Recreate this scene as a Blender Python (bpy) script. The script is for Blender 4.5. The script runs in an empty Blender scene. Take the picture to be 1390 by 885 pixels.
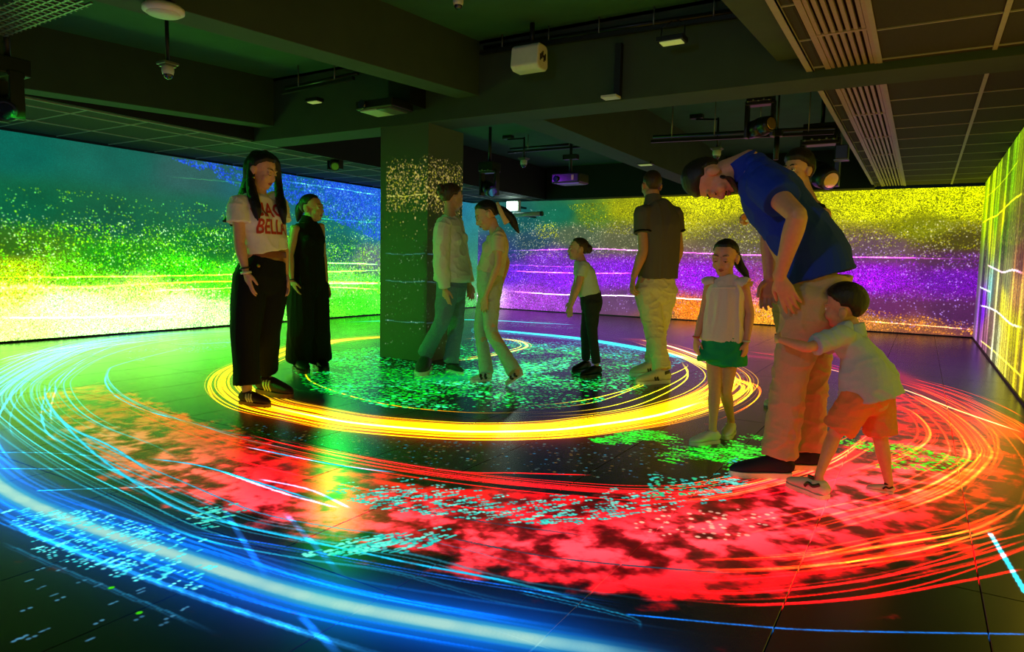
import bpy, bmesh, math, random
import numpy as np
from mathutils import Vector, Matrix
from mathutils.bvhtree import BVHTree
random.seed(7)
RNG = np.random.default_rng(11)
scn = bpy.context.scene
COL = scn.collection

# ---------------------------------------------------------------- camera
IMW, IMH, FPX, EYE = 1390, 885, 918.216, 0.97
_yaw, _pitch, _roll = -0.542796, -0.0907829, 0.0218449
def _axes():
    cp, sp = math.cos(_pitch), math.sin(_pitch)
    f = np.array([math.sin(_yaw) * cp, math.cos(_yaw) * cp, sp])
    r = np.array([math.cos(_yaw), -math.sin(_yaw), 0.0])
    u = np.cross(r, f)
    c, s = math.cos(_roll), math.sin(_roll)
    return np.array([c * r + s * u, -s * r + c * u, f])
AX = _axes()
CAM = np.array([0.0, 0.0, EYE])
cam_data = bpy.data.cameras.new('camera')
cam = bpy.data.objects.new('camera', cam_data)
COL.objects.link(cam)
cam_data.sensor_fit = 'HORIZONTAL'
cam_data.sensor_width = 36.0
cam_data.lens = FPX / IMW * 36.0
cam_data.clip_start = 0.05
_m = Matrix.Identity(4)
for i in range(3):
    _m[i][0], _m[i][1], _m[i][2], _m[i][3] = AX[0][i], AX[1][i], -AX[2][i], CAM[i]
cam.matrix_world = _m
scn.camera = cam

# ---------------------------------------------------------------- light and exposure
world = bpy.data.worlds.new('room_air')
scn.world = world
world.use_nodes = True
world.node_tree.nodes['Background'].inputs[0].default_value = (0.002, 0.004, 0.003, 1)
world.node_tree.nodes['Background'].inputs[1].default_value = 1.0
scn.view_settings.view_transform = 'Standard'
scn.view_settings.look = 'None'
scn.view_settings.gamma = 1.0
scn.view_settings.exposure = 0.0
scn.view_settings.use_curve_mapping = False
SCREEN_GAIN = 1.0          # strength of the LED walls
FLOOR_GAIN = 1.0           # strength of the LED floor

# added spots: coloured ones near the moving heads, plus an unseen cool fill
def lamp(kind, loc, target, color, power, size=.1, angle=90, blend=.8):
    d = bpy.data.lights.new('added_spot', kind); d.energy = power; d.color = color
    if kind == 'SPOT': d.spot_size = math.radians(angle); d.spot_blend = blend; d.shadow_soft_size = size
    else: d.shape = 'SQUARE'; d.size = size
    o = bpy.data.objects.new('added_spot', d); COL.objects.link(o); o.location = loc
    o.rotation_euler = (Vector(target) - Vector(loc)).to_track_quat('-Z', 'Y').to_euler(); o['kind'] = 'helper'
    return o
lamp('SPOT', (-5.66, 2.38, 1.98), (-5.2, 3.6, 0), (.02, 1, .04), 300, .08, 125, 1)
lamp('SPOT', (-6.62, 6.42, 2.1), (-5.6, 5.6, 0), (.02, 1, .06), 110, .08, 125, 1)
lamp('SPOT', (-5.1, 7.95, 2.2), (-3.6, 9.6, 0), (.35, .02, 1), 90, .08, 120, 1)
lamp('SPOT', (-1.9, -0.6, 2.45), (-1.7, 4.2, .6), (.50, .68, 1.0), 70, .12, 75, 1)  # added cool fill, unseen behind the camera, to brighten people's fronts
lamp('SPOT', (-0.80, 7.55, 1.80), (-1.4, 8.6, 0), (.45, .02, 1), 70, .08, 120, 1)

# ---------------------------------------------------------------- measuring helpers (photo ray against a plane of the room)
def ray(px, py):
    v = np.array([(px - IMW / 2) / FPX, -(py - IMH / 2) / FPX, 1.0])
    return AX.T @ v
def onz(px, py, z=0.0):
    d = ray(px, py); return CAM + d * (z - CAM[2]) / d[2]
def onx(px, py, X):
    d = ray(px, py); return CAM + d * X / d[0]
def ony(px, py, Y):
    d = ray(px, py); return CAM + d * Y / d[1]

# room dimensions in metres
XL, XR, YB, YF = -8.44, 0.715, 12.46, -0.6
Z_WALL = 2.27
Z_TILE_L, Z_TILE_R = 2.27, 2.345
MB_Y0, MB_Y1, MB_Z = 5.165, 5.545, 2.292     # main beam
SLAB = 2.92

# ---------------------------------------------------------------- object helpers
def link(name, mesh, parent=None, mat=None):
    o = bpy.data.objects.new(name, mesh)
    COL.objects.link(o)
    if mat is not None:
        mesh.materials.clear(); mesh.materials.append(mat)
    if parent is not None:
        o.parent = parent
    return o
def tag(o, label=None, cat=None, group=None, kind=None):
    if label: o['label'] = label
    if cat: o['category'] = cat
    if group: o['group'] = group
    if kind: o['kind'] = kind
    return o
def thing(name, loc, label, cat, group=None, rotz=0.0):
    o = bpy.data.objects.new(name, None)
    COL.objects.link(o)
    o.empty_display_size = 0.1
    o.location = loc; o.rotation_euler = (0, 0, rotz)
    return tag(o, label, cat, group)

class MB:
    """collects shapes into one mesh"""
    def __init__(s): s.v = []; s.f = []; s.smooth = []
    def add(s, verts, faces, smooth=False):
        k = len(s.v)
        s.v += [tuple(p) for p in verts]
        s.f += [tuple(i + k for i in f) for f in faces]
        s.smooth += [smooth] * len(faces)
        return s
    def box(s, c, size, rot=None):
        hx, hy, hz = size[0] / 2, size[1] / 2, size[2] / 2
        pts = [Vector((x * hx, y * hy, z * hz)) for z in (-1, 1) for y in (-1, 1) for x in (-1, 1)]
        if rot is not None: pts = [rot @ p for p in pts]
        c = Vector(c)
        return s.add([p + c for p in pts], [(0, 2, 3, 1), (4, 5, 7, 6), (0, 1, 5, 4), (2, 6, 7, 3), (0, 4, 6, 2), (1, 3, 7, 5)])
    def bar(s, a, b, w, h, up=(0, 0, 1)):
        a, b = Vector(a), Vector(b)
        t = (b - a); L = t.length; t.normalize()
        x = t.cross(Vector(up)); 
        if x.length < 1e-4: x = t.cross(Vector((1, 0, 0)))
        x.normalize(); z = x.cross(t)
        m = Matrix((x, t, z)).transposed()
        return s.box((a + b) / 2, (w, L, h), m)
    def tube(s, a, b, r0, r1=None, n=12, smooth=True):
        r1 = r0 if r1 is None else r1
        a, b = Vector(a), Vector(b); t = (b - a).normalized()
        x = t.cross(Vector((0, 0, 1)))
        if x.length < 1e-3: x = t.cross(Vector((1, 0, 0)))
        x.normalize(); y = t.cross(x)
        vs = []
        for c, r in ((a, r0), (b, r1)):
            for i in range(n):
                q = 2 * math.pi * i / n
                vs.append(c + x * (r * math.cos(q)) + y * (r * math.sin(q)))
        fs = [(i, (i + 1) % n, n + (i + 1) % n, n + i) for i in range(n)]
        s.add(vs, fs, smooth)
        k = len(s.v) - 2 * n
        s.f += [tuple(k + i for i in reversed(range(n))), tuple(k + n + i for i in range(n))]
        s.smooth += [False, False]
        return s
    def path(s, pts, r, n=8):
        for a, b in zip(pts[:-1], pts[1:]): s.tube(a, b, r, r, n)
        return s
    def ball(s, c, r, nu=14, nv=9, rot=None):
        r = (r, r, r) if not hasattr(r, '__len__') else r
        c = Vector(c); vs = [Vector((0, 0, r[2]))]; fs = []
        for j in range(1, nv):
            t = math.pi * j / nv
            for i in range(nu):
                q = 2 * math.pi * i / nu
                vs.append(Vector((r[0] * math.sin(t) * math.cos(q), r[1] * math.sin(t) * math.sin(q), r[2] * math.cos(t))))
        vs.append(Vector((0, 0, -r[2])))
        for i in range(nu):
            fs.append((0, 1 + i, 1 + (i + 1) % nu))
            e = 1 + (nv - 2) * nu
            fs.append((len(vs) - 1, e + (i + 1) % nu, e + i))
        for j in range(nv - 2):
            for i in range(nu):
                a = 1 + j * nu
                fs.append((a + i, a + nu + i, a + nu + (i + 1) % nu, a + (i + 1) % nu))
        if rot is not None: vs = [rot @ p for p in vs]
        return s.add([p + c for p in vs], fs, True)
    def lathe(s, c, prof, n=24, rot=None):
        c = Vector(c); vs = []; fs = []
        for r, z in prof:
            for i in range(n):
                q = 2 * math.pi * i / n
                p = Vector((r * math.cos(q), r * math.sin(q), z))
                vs.append((rot @ p if rot is not None else p) + c)
        for j in range(len(prof) - 1):
            for i in range(n):
                a = j * n
                fs.append((a + i, a + (i + 1) % n, a + n + (i + 1) % n, a + n + i))
        fs.append(tuple(reversed(range(n)))); fs.append(tuple((len(prof) - 1) * n + i for i in range(n)))
        return s.add(vs, fs, True)
    def prism(s, poly, ext):
        """closed polygon (list of 3D points) extruded by a vector"""
        n = len(poly); ext = Vector(ext)
        vs = [Vector(p) for p in poly] + [Vector(p) + ext for p in poly]
        fs = [tuple(range(n)), tuple(n + i for i in reversed(range(n)))]
        fs += [(i, n + i, n + (i + 1) % n, (i + 1) % n) for i in range(n)]
        return s.add(vs, fs)
    def mesh(s, name):
        me = bpy.data.meshes.new(name)
        me.from_pydata(s.v, [], s.f)
        bm = bmesh.new(); bm.from_mesh(me)
        bmesh.ops.recalc_face_normals(bm, faces=bm.faces)
        bm.to_mesh(me); bm.free()
        me.polygons.foreach_set('use_smooth', s.smooth)
        return me
    def build(s, name, mat, parent=None, bevel=0.0):
        o = link(name, s.mesh(name), parent, mat)
        if bevel:
            m = o.modifiers.new('soft_edge', 'BEVEL'); m.width = bevel; m.segments = 2; m.limit_method = 'ANGLE'
        return o

# ---------------------------------------------------------------- materials
def srgb(r, g, b):
    def f(c):
        c /= 255.0
        return c / 12.92 if c <= 0.04045 else ((c + 0.055) / 1.055) ** 2.4
    return (f(r), f(g), f(b), 1.0)
def material(name, color, rough=0.6, metal=0.0, noise=0.0, scale=40.0, bump=0.0, bscale=200.0, emit=None, estr=0.0, spec=0.5, stretch=None):
    m = bpy.data.materials.new(name); m.use_nodes = True
    nt = m.node_tree; b = nt.nodes['Principled BSDF']
    c = srgb(*color)
    b.inputs['Base Color'].default_value = c
    b.inputs['Roughness'].default_value = rough
    b.inputs['Metallic'].default_value = metal
    b.inputs['Specular IOR Level'].default_value = spec
    if noise or bump:
        tc = nt.nodes.new('ShaderNodeTexCoord')
        src = tc.outputs['Object']
        if stretch:
            mp = nt.nodes.new('ShaderNodeMapping'); mp.inputs['Scale'].default_value = stretch
            nt.links.new(src, mp.inputs['Vector']); src = mp.outputs['Vector']
    if noise:
        n = nt.nodes.new('ShaderNodeTexNoise'); n.inputs['Scale'].default_value = scale; n.inputs['Detail'].default_value = 5
        r = nt.nodes.new('ShaderNodeValToRGB')
        r.color_ramp.elements[0].position = 0.3; r.color_ramp.elements[1].position = 0.7
        r.color_ramp.elements[0].color = tuple(x * (1 - noise) for x in c[:3]) + (1,)
        r.color_ramp.elements[1].color = tuple(min(1, x * (1 + noise)) for x in c[:3]) + (1,)
        nt.links.new(src, n.inputs['Vector']); nt.links.new(n.outputs['Fac'], r.inputs['Fac'])
        nt.links.new(r.outputs['Color'], b.inputs['Base Color'])
    if bump:
        n2 = nt.nodes.new('ShaderNodeTexNoise'); n2.inputs['Scale'].default_value = bscale; n2.inputs['Detail'].default_value = 4
        bp = nt.nodes.new('ShaderNodeBump'); bp.inputs['Strength'].default_value = bump; bp.inputs['Distance'].default_value = 0.004
        nt.links.new(src, n2.inputs['Vector']); nt.links.new(n2.outputs['Fac'], bp.inputs['Height'])
        nt.links.new(bp.outputs['Normal'], b.inputs['Normal'])
    if emit:
        b.inputs['Emission Color'].default_value = srgb(*emit); b.inputs['Emission Strength'].default_value = estr
    return m

# ---------------------------------------------------------------- painting of what the LED screens show (arrays made here, in display values 0..1)
def catmull(pts, k=24):
    P = np.array(pts, float)
    if len(P) == 2:
        t = np.linspace(0, 1, k * 2)[:, None]; return P[0] * (1 - t) + P[1] * t
    Q = np.vstack([2 * P[0] - P[1], P, 2 * P[-1] - P[-2]]); out = []
    t = np.linspace(0, 1, k, endpoint=False)[:, None]
    for i in range(1, len(Q) - 2):
        a, b, c, d = Q[i - 1], Q[i], Q[i + 1], Q[i + 2]
        out.append(0.5 * ((2 * b) + (c - a) * t + (2 * a - 5 * b + 4 * c - d) * t ** 2 + (3 * b - a - 3 * c + d) * t ** 3))
    out.append(P[-1][None]); return np.vstack(out)
def zoom(a, h, w):
    """bilinear enlargement"""
    y = np.clip((np.arange(h) + .5) * a.shape[0] / h - .5, 0, a.shape[0] - 1.001).astype(np.float32)
    x = np.clip((np.arange(w) + .5) * a.shape[1] / w - .5, 0, a.shape[1] - 1.001).astype(np.float32)
    y0 = y.astype(int); x0 = x.astype(int)
    fy = (y - y0); fx = (x - x0)
    if a.ndim == 3: fy = fy[:, None, None]; fx = fx[None, :, None]
    else: fy = fy[:, None]; fx = fx[None, :]
    r = a[y0] * (1 - fy) + a[y0 + 1] * fy
    return (r[:, x0] * (1 - fx) + r[:, x0 + 1] * fx).astype(np.float32)
def vnoise(h, w, ch, cw, octaves=3):
    out = np.zeros((h, w), np.float32); amp = 1.0; tot = 0.0
    for o in range(octaves):
        n = RNG.random((min(h, int(ch * 2 ** o) + 2), min(w, int(cw * 2 ** o) + 2))).astype(np.float32)
        out += amp * zoom(n, h, w); tot += amp; amp *= 0.55
    return out / tot
def sstep(x, a, b):
    t = np.clip((x - a) / (b - a), 0, 1); return t * t * (3 - 2 * t)

class Canvas:
    def __init__(s, u0, u1, v0, v1, texel, low=10):
        s.u0, s.v0, s.tx = u0, v0, texel
        s.u1, s.v1 = u1, v1
        s.w = int(round((u1 - u0) / texel)); s.h = int(round((v1 - v0) / texel))
        s.low = low
        s.lw, s.lh = s.w // low + 1, s.h // low + 1
        s.hi = np.zeros((s.h, s.w, 3), np.float32)
        s.soft = np.zeros((s.lh, s.lw, 3), np.float32)
    def tex(s, P):
        return (np.asarray(P)[:, 0] - s.u0) / s.tx, (np.asarray(P)[:, 1] - s.v0) / s.tx
    def resample(s, P, step):
        d = np.r_[0, np.cumsum(np.hypot(*np.diff(P, axis=0).T))]
        n = max(2, int(d[-1] / step)); q = np.linspace(0, d[-1], n)
        return np.c_[np.interp(q, d, P[:, 0]), np.interp(q, d, P[:, 1])]
    def splat(s, P, rad, color, amp=1.0, cut=1.0, mode='add'):
        """round dots of radius rad texels at the points P"""
        x, y = s.tex(P)
        R = int(math.ceil(rad)); g = np.arange(-R, R + 1)
        ox, oy = np.meshgrid(g, g); dd = np.sqrt(ox ** 2 + oy ** 2).ravel()
        keep = dd <= rad + .5
        wk = np.clip(rad + .5 - dd, 0, 1)[keep] * cut
        ox, oy = ox.ravel()[keep], oy.ravel()[keep]
        X = np.round(x).astype(int)[:, None] + ox; Y = np.round(y).astype(int)[:, None] + oy
        amp = np.broadcast_to(np.asarray(amp, float), (len(P),))
        W = amp[:, None] * wk
        ok = (X >= 0) & (X < s.w) & (Y >= 0) & (Y < s.h)
        if not ok.any(): return
        X, Y, W = X[ok], Y[ok], W[ok]
        y0, y1, x0, x1 = Y.min(), Y.max() + 1, X.min(), X.max() + 1
        acc = np.bincount((Y - y0) * (x1 - x0) + (X - x0), W, (y1 - y0) * (x1 - x0)).reshape(y1 - y0, x1 - x0).astype(np.float32)
        c = np.array(color, np.float32) / 255
        v = s.hi[y0:y1, x0:x1]
        if mode == 'over':
            a = np.clip(acc, 0, 1)[..., None]; v[:] = v * (1 - a) + c * a
        else:
            v += np.clip(acc, 0, 1.2)[..., None] * c
    def line(s, P, width, color, amp=1.0, fade=(0.1, 0.1), mode='add', grain=0.0):
        Q = s.resample(P, s.tx * 0.8); n = len(Q)
        t = np.linspace(0, 1, n)
        a = np.ones(n)
        if fade[0]: a *= np.clip(t / fade[0], 0, 1)
        if fade[1]: a *= np.clip((1 - t) / fade[1], 0, 1)
        if grain:
            k = max(4, n // 12); a *= 1 - grain * np.interp(t, np.linspace(0, 1, k), RNG.random(k))
        s.splat(Q, width / s.tx / 2, color, a * amp * (0.45 if width / s.tx < 2 else 0.8 * s.tx / width * 2), mode=mode)
    def bundle(s, P, n, spread, width, color, amp=1.0, fade=(0.15, 0.15), wob=0.3, color2=None, bias=1.0, part=True, curl=0.0, mode='add'):
        P = s.resample(P, 0.04); T = np.gradient(P, axis=0); T /= np.linalg.norm(T, axis=1)[:, None] + 1e-9
        N = np.c_[-T[:, 1], T[:, 0]]; m = len(P); t = np.linspace(0, 1, m)
        for i in range(n):
            o = np.sign(RNG.random() - .5) * RNG.random() ** bias * spread
            ph = RNG.random(2) * 6.28
            off = o * (1 + wob * np.sin(t * 3 + ph[0])) + spread * wob * .35 * np.sin(t * 5 + ph[1]) + curl * spread * (t - .5) * (RNG.random() - .5) * 4
            a, b = (0, m)
            if part:
                L = int(m * (0.35 + 0.65 * RNG.random())); a = int((m - L) * RNG.random()); b = a + L
            if b - a < 3: continue
            c = np.array(color, float)
            if color2 is not None: k = RNG.random(); c = c * (1 - k) + np.array(color2) * k
            s.line((P + N * off[:, None])[a:b], width * (0.6 + 0.9 * RNG.random()), c, amp * (0.35 + 0.65 * RNG.random()), fade, mode)
    def glow(s, P, sigma, color, amp=1.0, fade=(0.0, 0.0)):
        """wide soft stroke"""
        ts = s.tx * s.low
        sg = sigma / ts
        Q = s.resample(np.asarray(P, float), max(sigma * .5, ts * .5)) if len(P) > 1 else np.asarray(P, float)
        n = len(Q); t = np.linspace(0, 1, n); a = np.ones(n)
        if fade[0]: a *= np.clip(t / fade[0], 0, 1)
        if fade[1]: a *= np.clip((1 - t) / fade[1], 0, 1)
        acc = np.zeros((s.lh, s.lw), np.float32)
        for (x, y), k in zip((Q - [s.u0, s.v0]) / ts, a):
            R = int(3 * sg + 1)
            x0, x1, y0, y1 = max(0, int(x) - R), min(s.lw, int(x) + R + 1), max(0, int(y) - R), min(s.lh, int(y) + R + 1)
            if x0 >= x1 or y0 >= y1: continue
            gx = np.exp(-((np.arange(x0, x1) + .5 - x) / sg) ** 2 / 2); gy = np.exp(-((np.arange(y0, y1) + .5 - y) / sg) ** 2 / 2)
            np.maximum(acc[y0:y1, x0:x1], k * gy[:, None] * gx[None], out=acc[y0:y1, x0:x1])
        s.soft += acc[..., None] * (np.array(color, np.float32) / 255 * amp)
        return acc
    def dashes(s, P, rads, color, amp=(0.5, 1.0), ddir=None, length=0.0, mode='over', color2=None):
        P = np.asarray(P)
        if not len(P): return
        cl = RNG.integers(0, len(rads), len(P)); kk = RNG.integers(0, 3, len(P))
        for i, r in enumerate(rads):
            for k in range(3):
                q = P[(cl == i) & (kk == k)]
                if not len(q): continue
                c = np.array(color, float)
                if color2 is not None: c = c * (1 - k / 2) + np.array(color2) * k / 2
                am = amp[0] + (amp[1] - amp[0]) * RNG.random(len(q))
                if length:
                    d = np.asarray(ddir) if ddir is not None else np.array([1, 0.0])
                    m = max(2, int(length / s.tx / max(1, r)))
                    for j in np.linspace(-.5, .5, m): s.splat(q + d * (j * length), r, c, am, mode=mode)
                else: s.splat(q, r, c, am, mode=mode)
    def image(s, name):
        a = np.ones((s.h, s.w, 4), np.float32)
        a[..., :3] = np.clip(s.hi, 0, 1)
        img = bpy.data.images.new(name, s.w, s.h, alpha=False, float_buffer=False)
        img.pixels.foreach_set(a.ravel()); img.update(); img.pack()
        return img

def fp(pts, k=24):
    """photo points on the floor -> smooth floor curve in metres"""
    return np.array([onz(x, y)[:2] for x, y in catmull(pts, k)])
def in_poly(P, poly):
    x, y = P[:, 0], P[:, 1]; r = np.zeros(len(P), bool); n = len(poly)
    for i in range(n):
        x0, y0 = poly[i]; x1, y1 = poly[(i + 1) % n]
        c = ((y0 > y) != (y1 > y)) & (x < (x1 - x0) * (y - y0) / (y1 - y0 + 1e-12) + x0); r ^= c
    return r
def scatter(pts, n, clump=0.0, cell=0.5):
    poly = np.array([onz(x, y)[:2] for x, y in pts]); lo, hi = poly.min(0), poly.max(0)
    P = lo + (hi - lo) * RNG.random((n * 3, 2)); P = P[in_poly(P, poly)]
    if clump:
        g = RNG.random((int((hi[1] - lo[1]) / cell) + 3, int((hi[0] - lo[0]) / cell) + 3)).astype(np.float32)
        g = zoom(g, g.shape[0] * 8, g.shape[1] * 8)
        q = ((P - lo) / cell * 8).astype(int)
        P = P[RNG.random(len(P)) < np.clip((g[q[:, 1].clip(0, g.shape[0] - 1), q[:, 0].clip(0, g.shape[1] - 1)] - clump) * 4, 0, 1)]
    return P[:n]
def inside_mask(cv, pts, soft):
    """soft mask (low resolution) of a photo polygon on the floor"""
    poly = np.array([onz(x, y)[:2] for x, y in pts]); ts = cv.tx * cv.low
    yy, xx = np.mgrid[0:cv.lh, 0:cv.lw]
    P = np.c_[xx.ravel() * ts + cv.u0, yy.ravel() * ts + cv.v0]
    m = in_poly(P, poly).reshape(cv.lh, cv.lw).astype(np.float32)
    k = max(1, int(soft / ts))
    for _ in range(2):
        for ax in (0, 1):
            c = np.cumsum(np.pad(m, [(k + 1, k) if a == ax else (0, 0) for a in (0, 1)], mode='edge'), axis=ax)
            m = (np.take(c, range(2 * k + 1, c.shape[ax]), axis=ax) - np.take(c, range(0, c.shape[ax] - 2 * k - 1), axis=ax)) / (2 * k + 1)
    return m

def paint_floor():
    cv = Canvas(XL - .05, XR + .05, 0.3, YB + .05, 0.0036)
    # --- the broad blue ring that sweeps round the near left
    core = fp([(-60, 600), (0, 661), (100, 708), (251, 758), (380, 800), (500, 829), (700, 864), (800, 880), (950, 905)])
    cv.glow(core, 0.17, (0, 50, 140), 1.0, (0, .12))
    cv.glow(core, 0.07, (0, 90, 150), 0.8, (0, .15))
    left = fp([(400, 447), (300, 450), (200, 455), (110, 468), (30, 500), (-30, 545), (-50, 600), (0, 661)])
    cv.glow(left, 0.14, (10, 110, 170), 0.8, (.3, .1))
    # --- soft bodies under the yellow ring, the red cloud and the green swirl
    ring = [(868, 461), (909, 470), (955, 486), (990, 505), (992, 522), (960, 543), (890, 564), (808, 577), (740, 584), (650, 586), (578, 583), (480, 574), (412, 562), (350, 548), (318, 528), (318, 508), (345, 492), (400, 472), (450, 463), (515, 457), (600, 456)]
    rf = fp(ring)
    cv.glow(rf[:], 0.16, (150, 55, 0), 0.75)
    cv.glow(fp(ring[4:13]), 0.10, (255, 130, 0), 0.75, (.2, .2))
    cv.glow(fp([(640, 450), (700, 453), (780, 461), (850, 471), (930, 486), (965, 500)]), 0.12, (0, 120, 150), 0.9, (.1, .3))
    cv.glow(fp([(400, 520), (480, 510), (560, 512), (640, 515), (720, 508), (790, 490)]), 0.42, (0, 90, 20), 0.55)
    cv.glow(fp([(540, 518), (600, 515), (680, 505), (740, 492)]), 0.14, (0, 190, 130), 0.6, (.2, .2))
    cv.glow(fp([(1100, 470), (1200, 500), (1300, 548), (1390, 590)]), 0.12, (190, 20, 20), 0.8)
    cv.glow(fp([(1310, 560), (1345, 600), (1335, 650), (1280, 690)]), 0.22, (200, 70, 0), 0.7, (.2, .2))
    cv.glow(fp([(990, 480), (1060, 488), (1110, 500)]), 0.10, (150, 0, 60), 0.8)
    cv.glow(fp([(380, 560), (560, 592), (740, 596), (900, 580)]), 0.2, (70, 8, 0), 0.7)
    cv.hi += zoom(cv.soft, cv.h, cv.w)
    # --- red particle cloud: torn noise inside a band
    red = [(60, 535), (120, 520), (230, 560), (330, 605), (480, 648), (640, 672), (800, 682), (900, 684), (1000, 672), (1090, 650), (1170, 610), (1200, 570), (1180, 530), (1260, 540), (1345, 590), (1362, 640), (1340, 700), (1240, 752), (1100, 792), (960, 812), (860, 806), (760, 790), (660, 770), (560, 745), (450, 712), (330, 690), (220, 665), (130, 620)]
    m = zoom(inside_mask(cv, red, 0.17), cv.h, cv.w)
    # swirl-aligned noise: sheared so that the streaks follow the turn
    th = np.arctan2(*np.meshgrid(np.linspace(cv.v0, cv.v1, cv.lh * 2) - 4.7, np.linspace(cv.u0, cv.u1, cv.lw * 2) + 2.7, indexing='ij'))
    base = vnoise(1400, 700, 190, 44, 4)
    rr = np.hypot(*np.meshgrid(np.linspace(cv.v0, cv.v1, cv.h, dtype=np.float32) - 4.7, np.linspace(cv.u0, cv.u1, cv.w, dtype=np.float32) + 2.7, indexing='ij'))
    tt = np.arctan2(*np.meshgrid(np.linspace(cv.v0, cv.v1, cv.h, dtype=np.float32) - 4.7, np.linspace(cv.u0, cv.u1, cv.w, dtype=np.float32) + 2.7, indexing='ij'))
    iy = (rr / 8.5 * 1399).astype(np.int32).clip(0, 1399); ix = ((tt + math.pi) / 6.2832 * 699).astype(np.int32)
    n1 = base[iy, ix]; del iy, ix, rr, tt
    n2 = vnoise(cv.h, cv.w, cv.h * cv.tx / .075, cv.w * cv.tx / .075, 4)
    n = .45 * n1 + .55 * n2
    body = sstep(m * 1.2 + (n - .5) * 1.4, .24, .64)
    hot = zoom(np.clip(cv.glow(fp([(140, 585), (250, 640), (340, 690), (520, 706), (700, 745), (860, 740), (1000, 722), (1120, 690), (1220, 650), (1290, 615)]), 0.22, (0, 0, 0)), 0, 1), cv.h, cv.w)
    orange = zoom(inside_mask(cv, [(60, 500), (230, 520), (280, 620), (150, 700), (0, 600)], .3), cv.h, cv.w)
    orange2 = zoom(inside_mask(cv, [(1180, 500), (1290, 500), (1400, 560), (1400, 720), (1290, 700), (1310, 600)], .2), cv.h, cv.w)
    pink = hot * sstep(.4 * n + .6 * n2, .36, .64)
    rc = np.empty_like(cv.hi)
    rc[..., 0] = (.52 + .26 * sstep(n, .28, .62) + .28 * sstep(n2, .28, .60)) * .86 + .16 * pink - .25 * orange
    rc[..., 1] = -.02 + .36 * pink + .22 * orange + .22 * orange2
    rc[..., 2] = .04 + .36 * pink - .06 * orange - .2 * orange2
    a = (body * (.70 + .30 * sstep(n2, .30, .52)))[..., None]
    cv.hi = cv.hi * (1 - a) + np.clip(rc, 0, 1) * a
    del n1, n2, n, body, pink, rc, a, m, orange, orange2, hot
    # --- yellow ring: bright bundles
    Y1, Y2, W_ = (255, 170, 0), (255, 225, 40), (255, 250, 190)
    cv.bundle(rf, 38, 0.20, .009, Y1, .55, color2=Y2, bias=.8)
    cv.bundle(fp(ring[3:15]), 34, 0.15, .010, Y1, .6, color2=(255, 120, 0), bias=.8)
    cv.bundle(fp(ring[12:20]), 16, 0.18, .009, (250, 190, 0), .6, color2=(255, 140, 0), curl=.4)
    cv.bundle(fp([(860, 463), (930, 485), (985, 512), (1015, 525), (1000, 545), (940, 572)]), 16, 0.12, .010, (255, 190, 30), .9, color2=(255, 90, 0), curl=.5)
    for w, c, am in ((.085, (255, 150, 10), .8), (.05, (255, 220, 90), 1), (.028, (255, 255, 230), 1)):
        cv.line(fp(ring[5:14]), w, c, am, (.25, .45))
        cv.line(fp([(868, 461), (909, 470), (955, 486), (980, 498)]), w * .7, c, am, (.3, .3))
        cv.line(fp([(985, 500), (992, 515), (984, 530)]), w * 1.2, c, am, (.3, .3))
    for off in (-8, 7, 16):
        cv.line(fp([(700, 560 + off * .4), (800, 552 + off * .6), (870, 532 + off), (930, 505 + off * .7), (925, 490)]), .016, Y2, .9, (.3, .3))
    cv.line(fp([(690, 553), (780, 545), (840, 532), (872, 520), (885, 508)]), .018, Y2, .9, (.4, .3))
    cv.line(fp([(410, 500), (430, 522), (520, 548), (640, 560), (760, 558)]), .02, Y1, .8, (.2, .4))
    # ring round the column
    for pts in ([(600, 491), (640, 487), (690, 478), (715, 470), (700, 462), (655, 459), (625, 461)],):
        q = fp(pts); cv.bundle(q, 8, .07, .016, Y1, .8, color2=Y2); cv.line(q, .05, (255, 215, 60), .8, (.2, .2))
    cv.bundle(fp([(392, 482), (450, 464), (520, 457), (560, 455)]), 12, .10, .02, (255, 200, 70), .9, color2=(255, 170, 20))
    # --- cyan band at the back
    cb = fp([(640, 446), (700, 451), (780, 459), (850, 470), (900, 480), (940, 490)])
    cv.bundle(cb, 26, .10, .016, (0, 200, 230), .8, color2=(20, 240, 255))
    cv.bundle(fp([(440, 439), (480, 437), (520, 436), (630, 434), (720, 438), (790, 442)]), 8, .07, .02, (30, 200, 190), .7)
    cv.bundle(fp([(180, 470), (300, 465), (400, 455)]), 5, .10, .014, (60, 230, 220), .5)
    # --- blue and cyan arcs at the left
    A = [[(400, 448), (240, 454), (120, 473), (40, 505), (5, 540), (40, 578), (110, 622), (200, 665), (310, 712), (430, 736), (560, 755), (700, 790), (850, 812), (1000, 835)],
         [(380, 450), (230, 459), (130, 480), (70, 510), (58, 530), (75, 560), (115, 586), (180, 612), (225, 640)],
         [(300, 460), (170, 492), (145, 505), (152, 525), (185, 548), (250, 572), (320, 590), (390, 600), (460, 610)]]
    for k, (pts, nn, sp) in enumerate(((A[0], 20, .13), (A[1], 16, .13), (A[2], 3, .015))):
        cv.bundle(fp(pts), nn, sp, .010, (10, 150, 215), .5, color2=(60, 225, 250), bias=.8, mode='over')
    cv.bundle(left, 26, .32, .010, (40, 190, 235), .38, color2=(120, 245, 255))
    cv.bundle(fp([(0, 500), (60, 480), (160, 464), (260, 456)]), 18, .22, .012, (120, 235, 255), .45, color2=(160, 225, 255))
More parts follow.
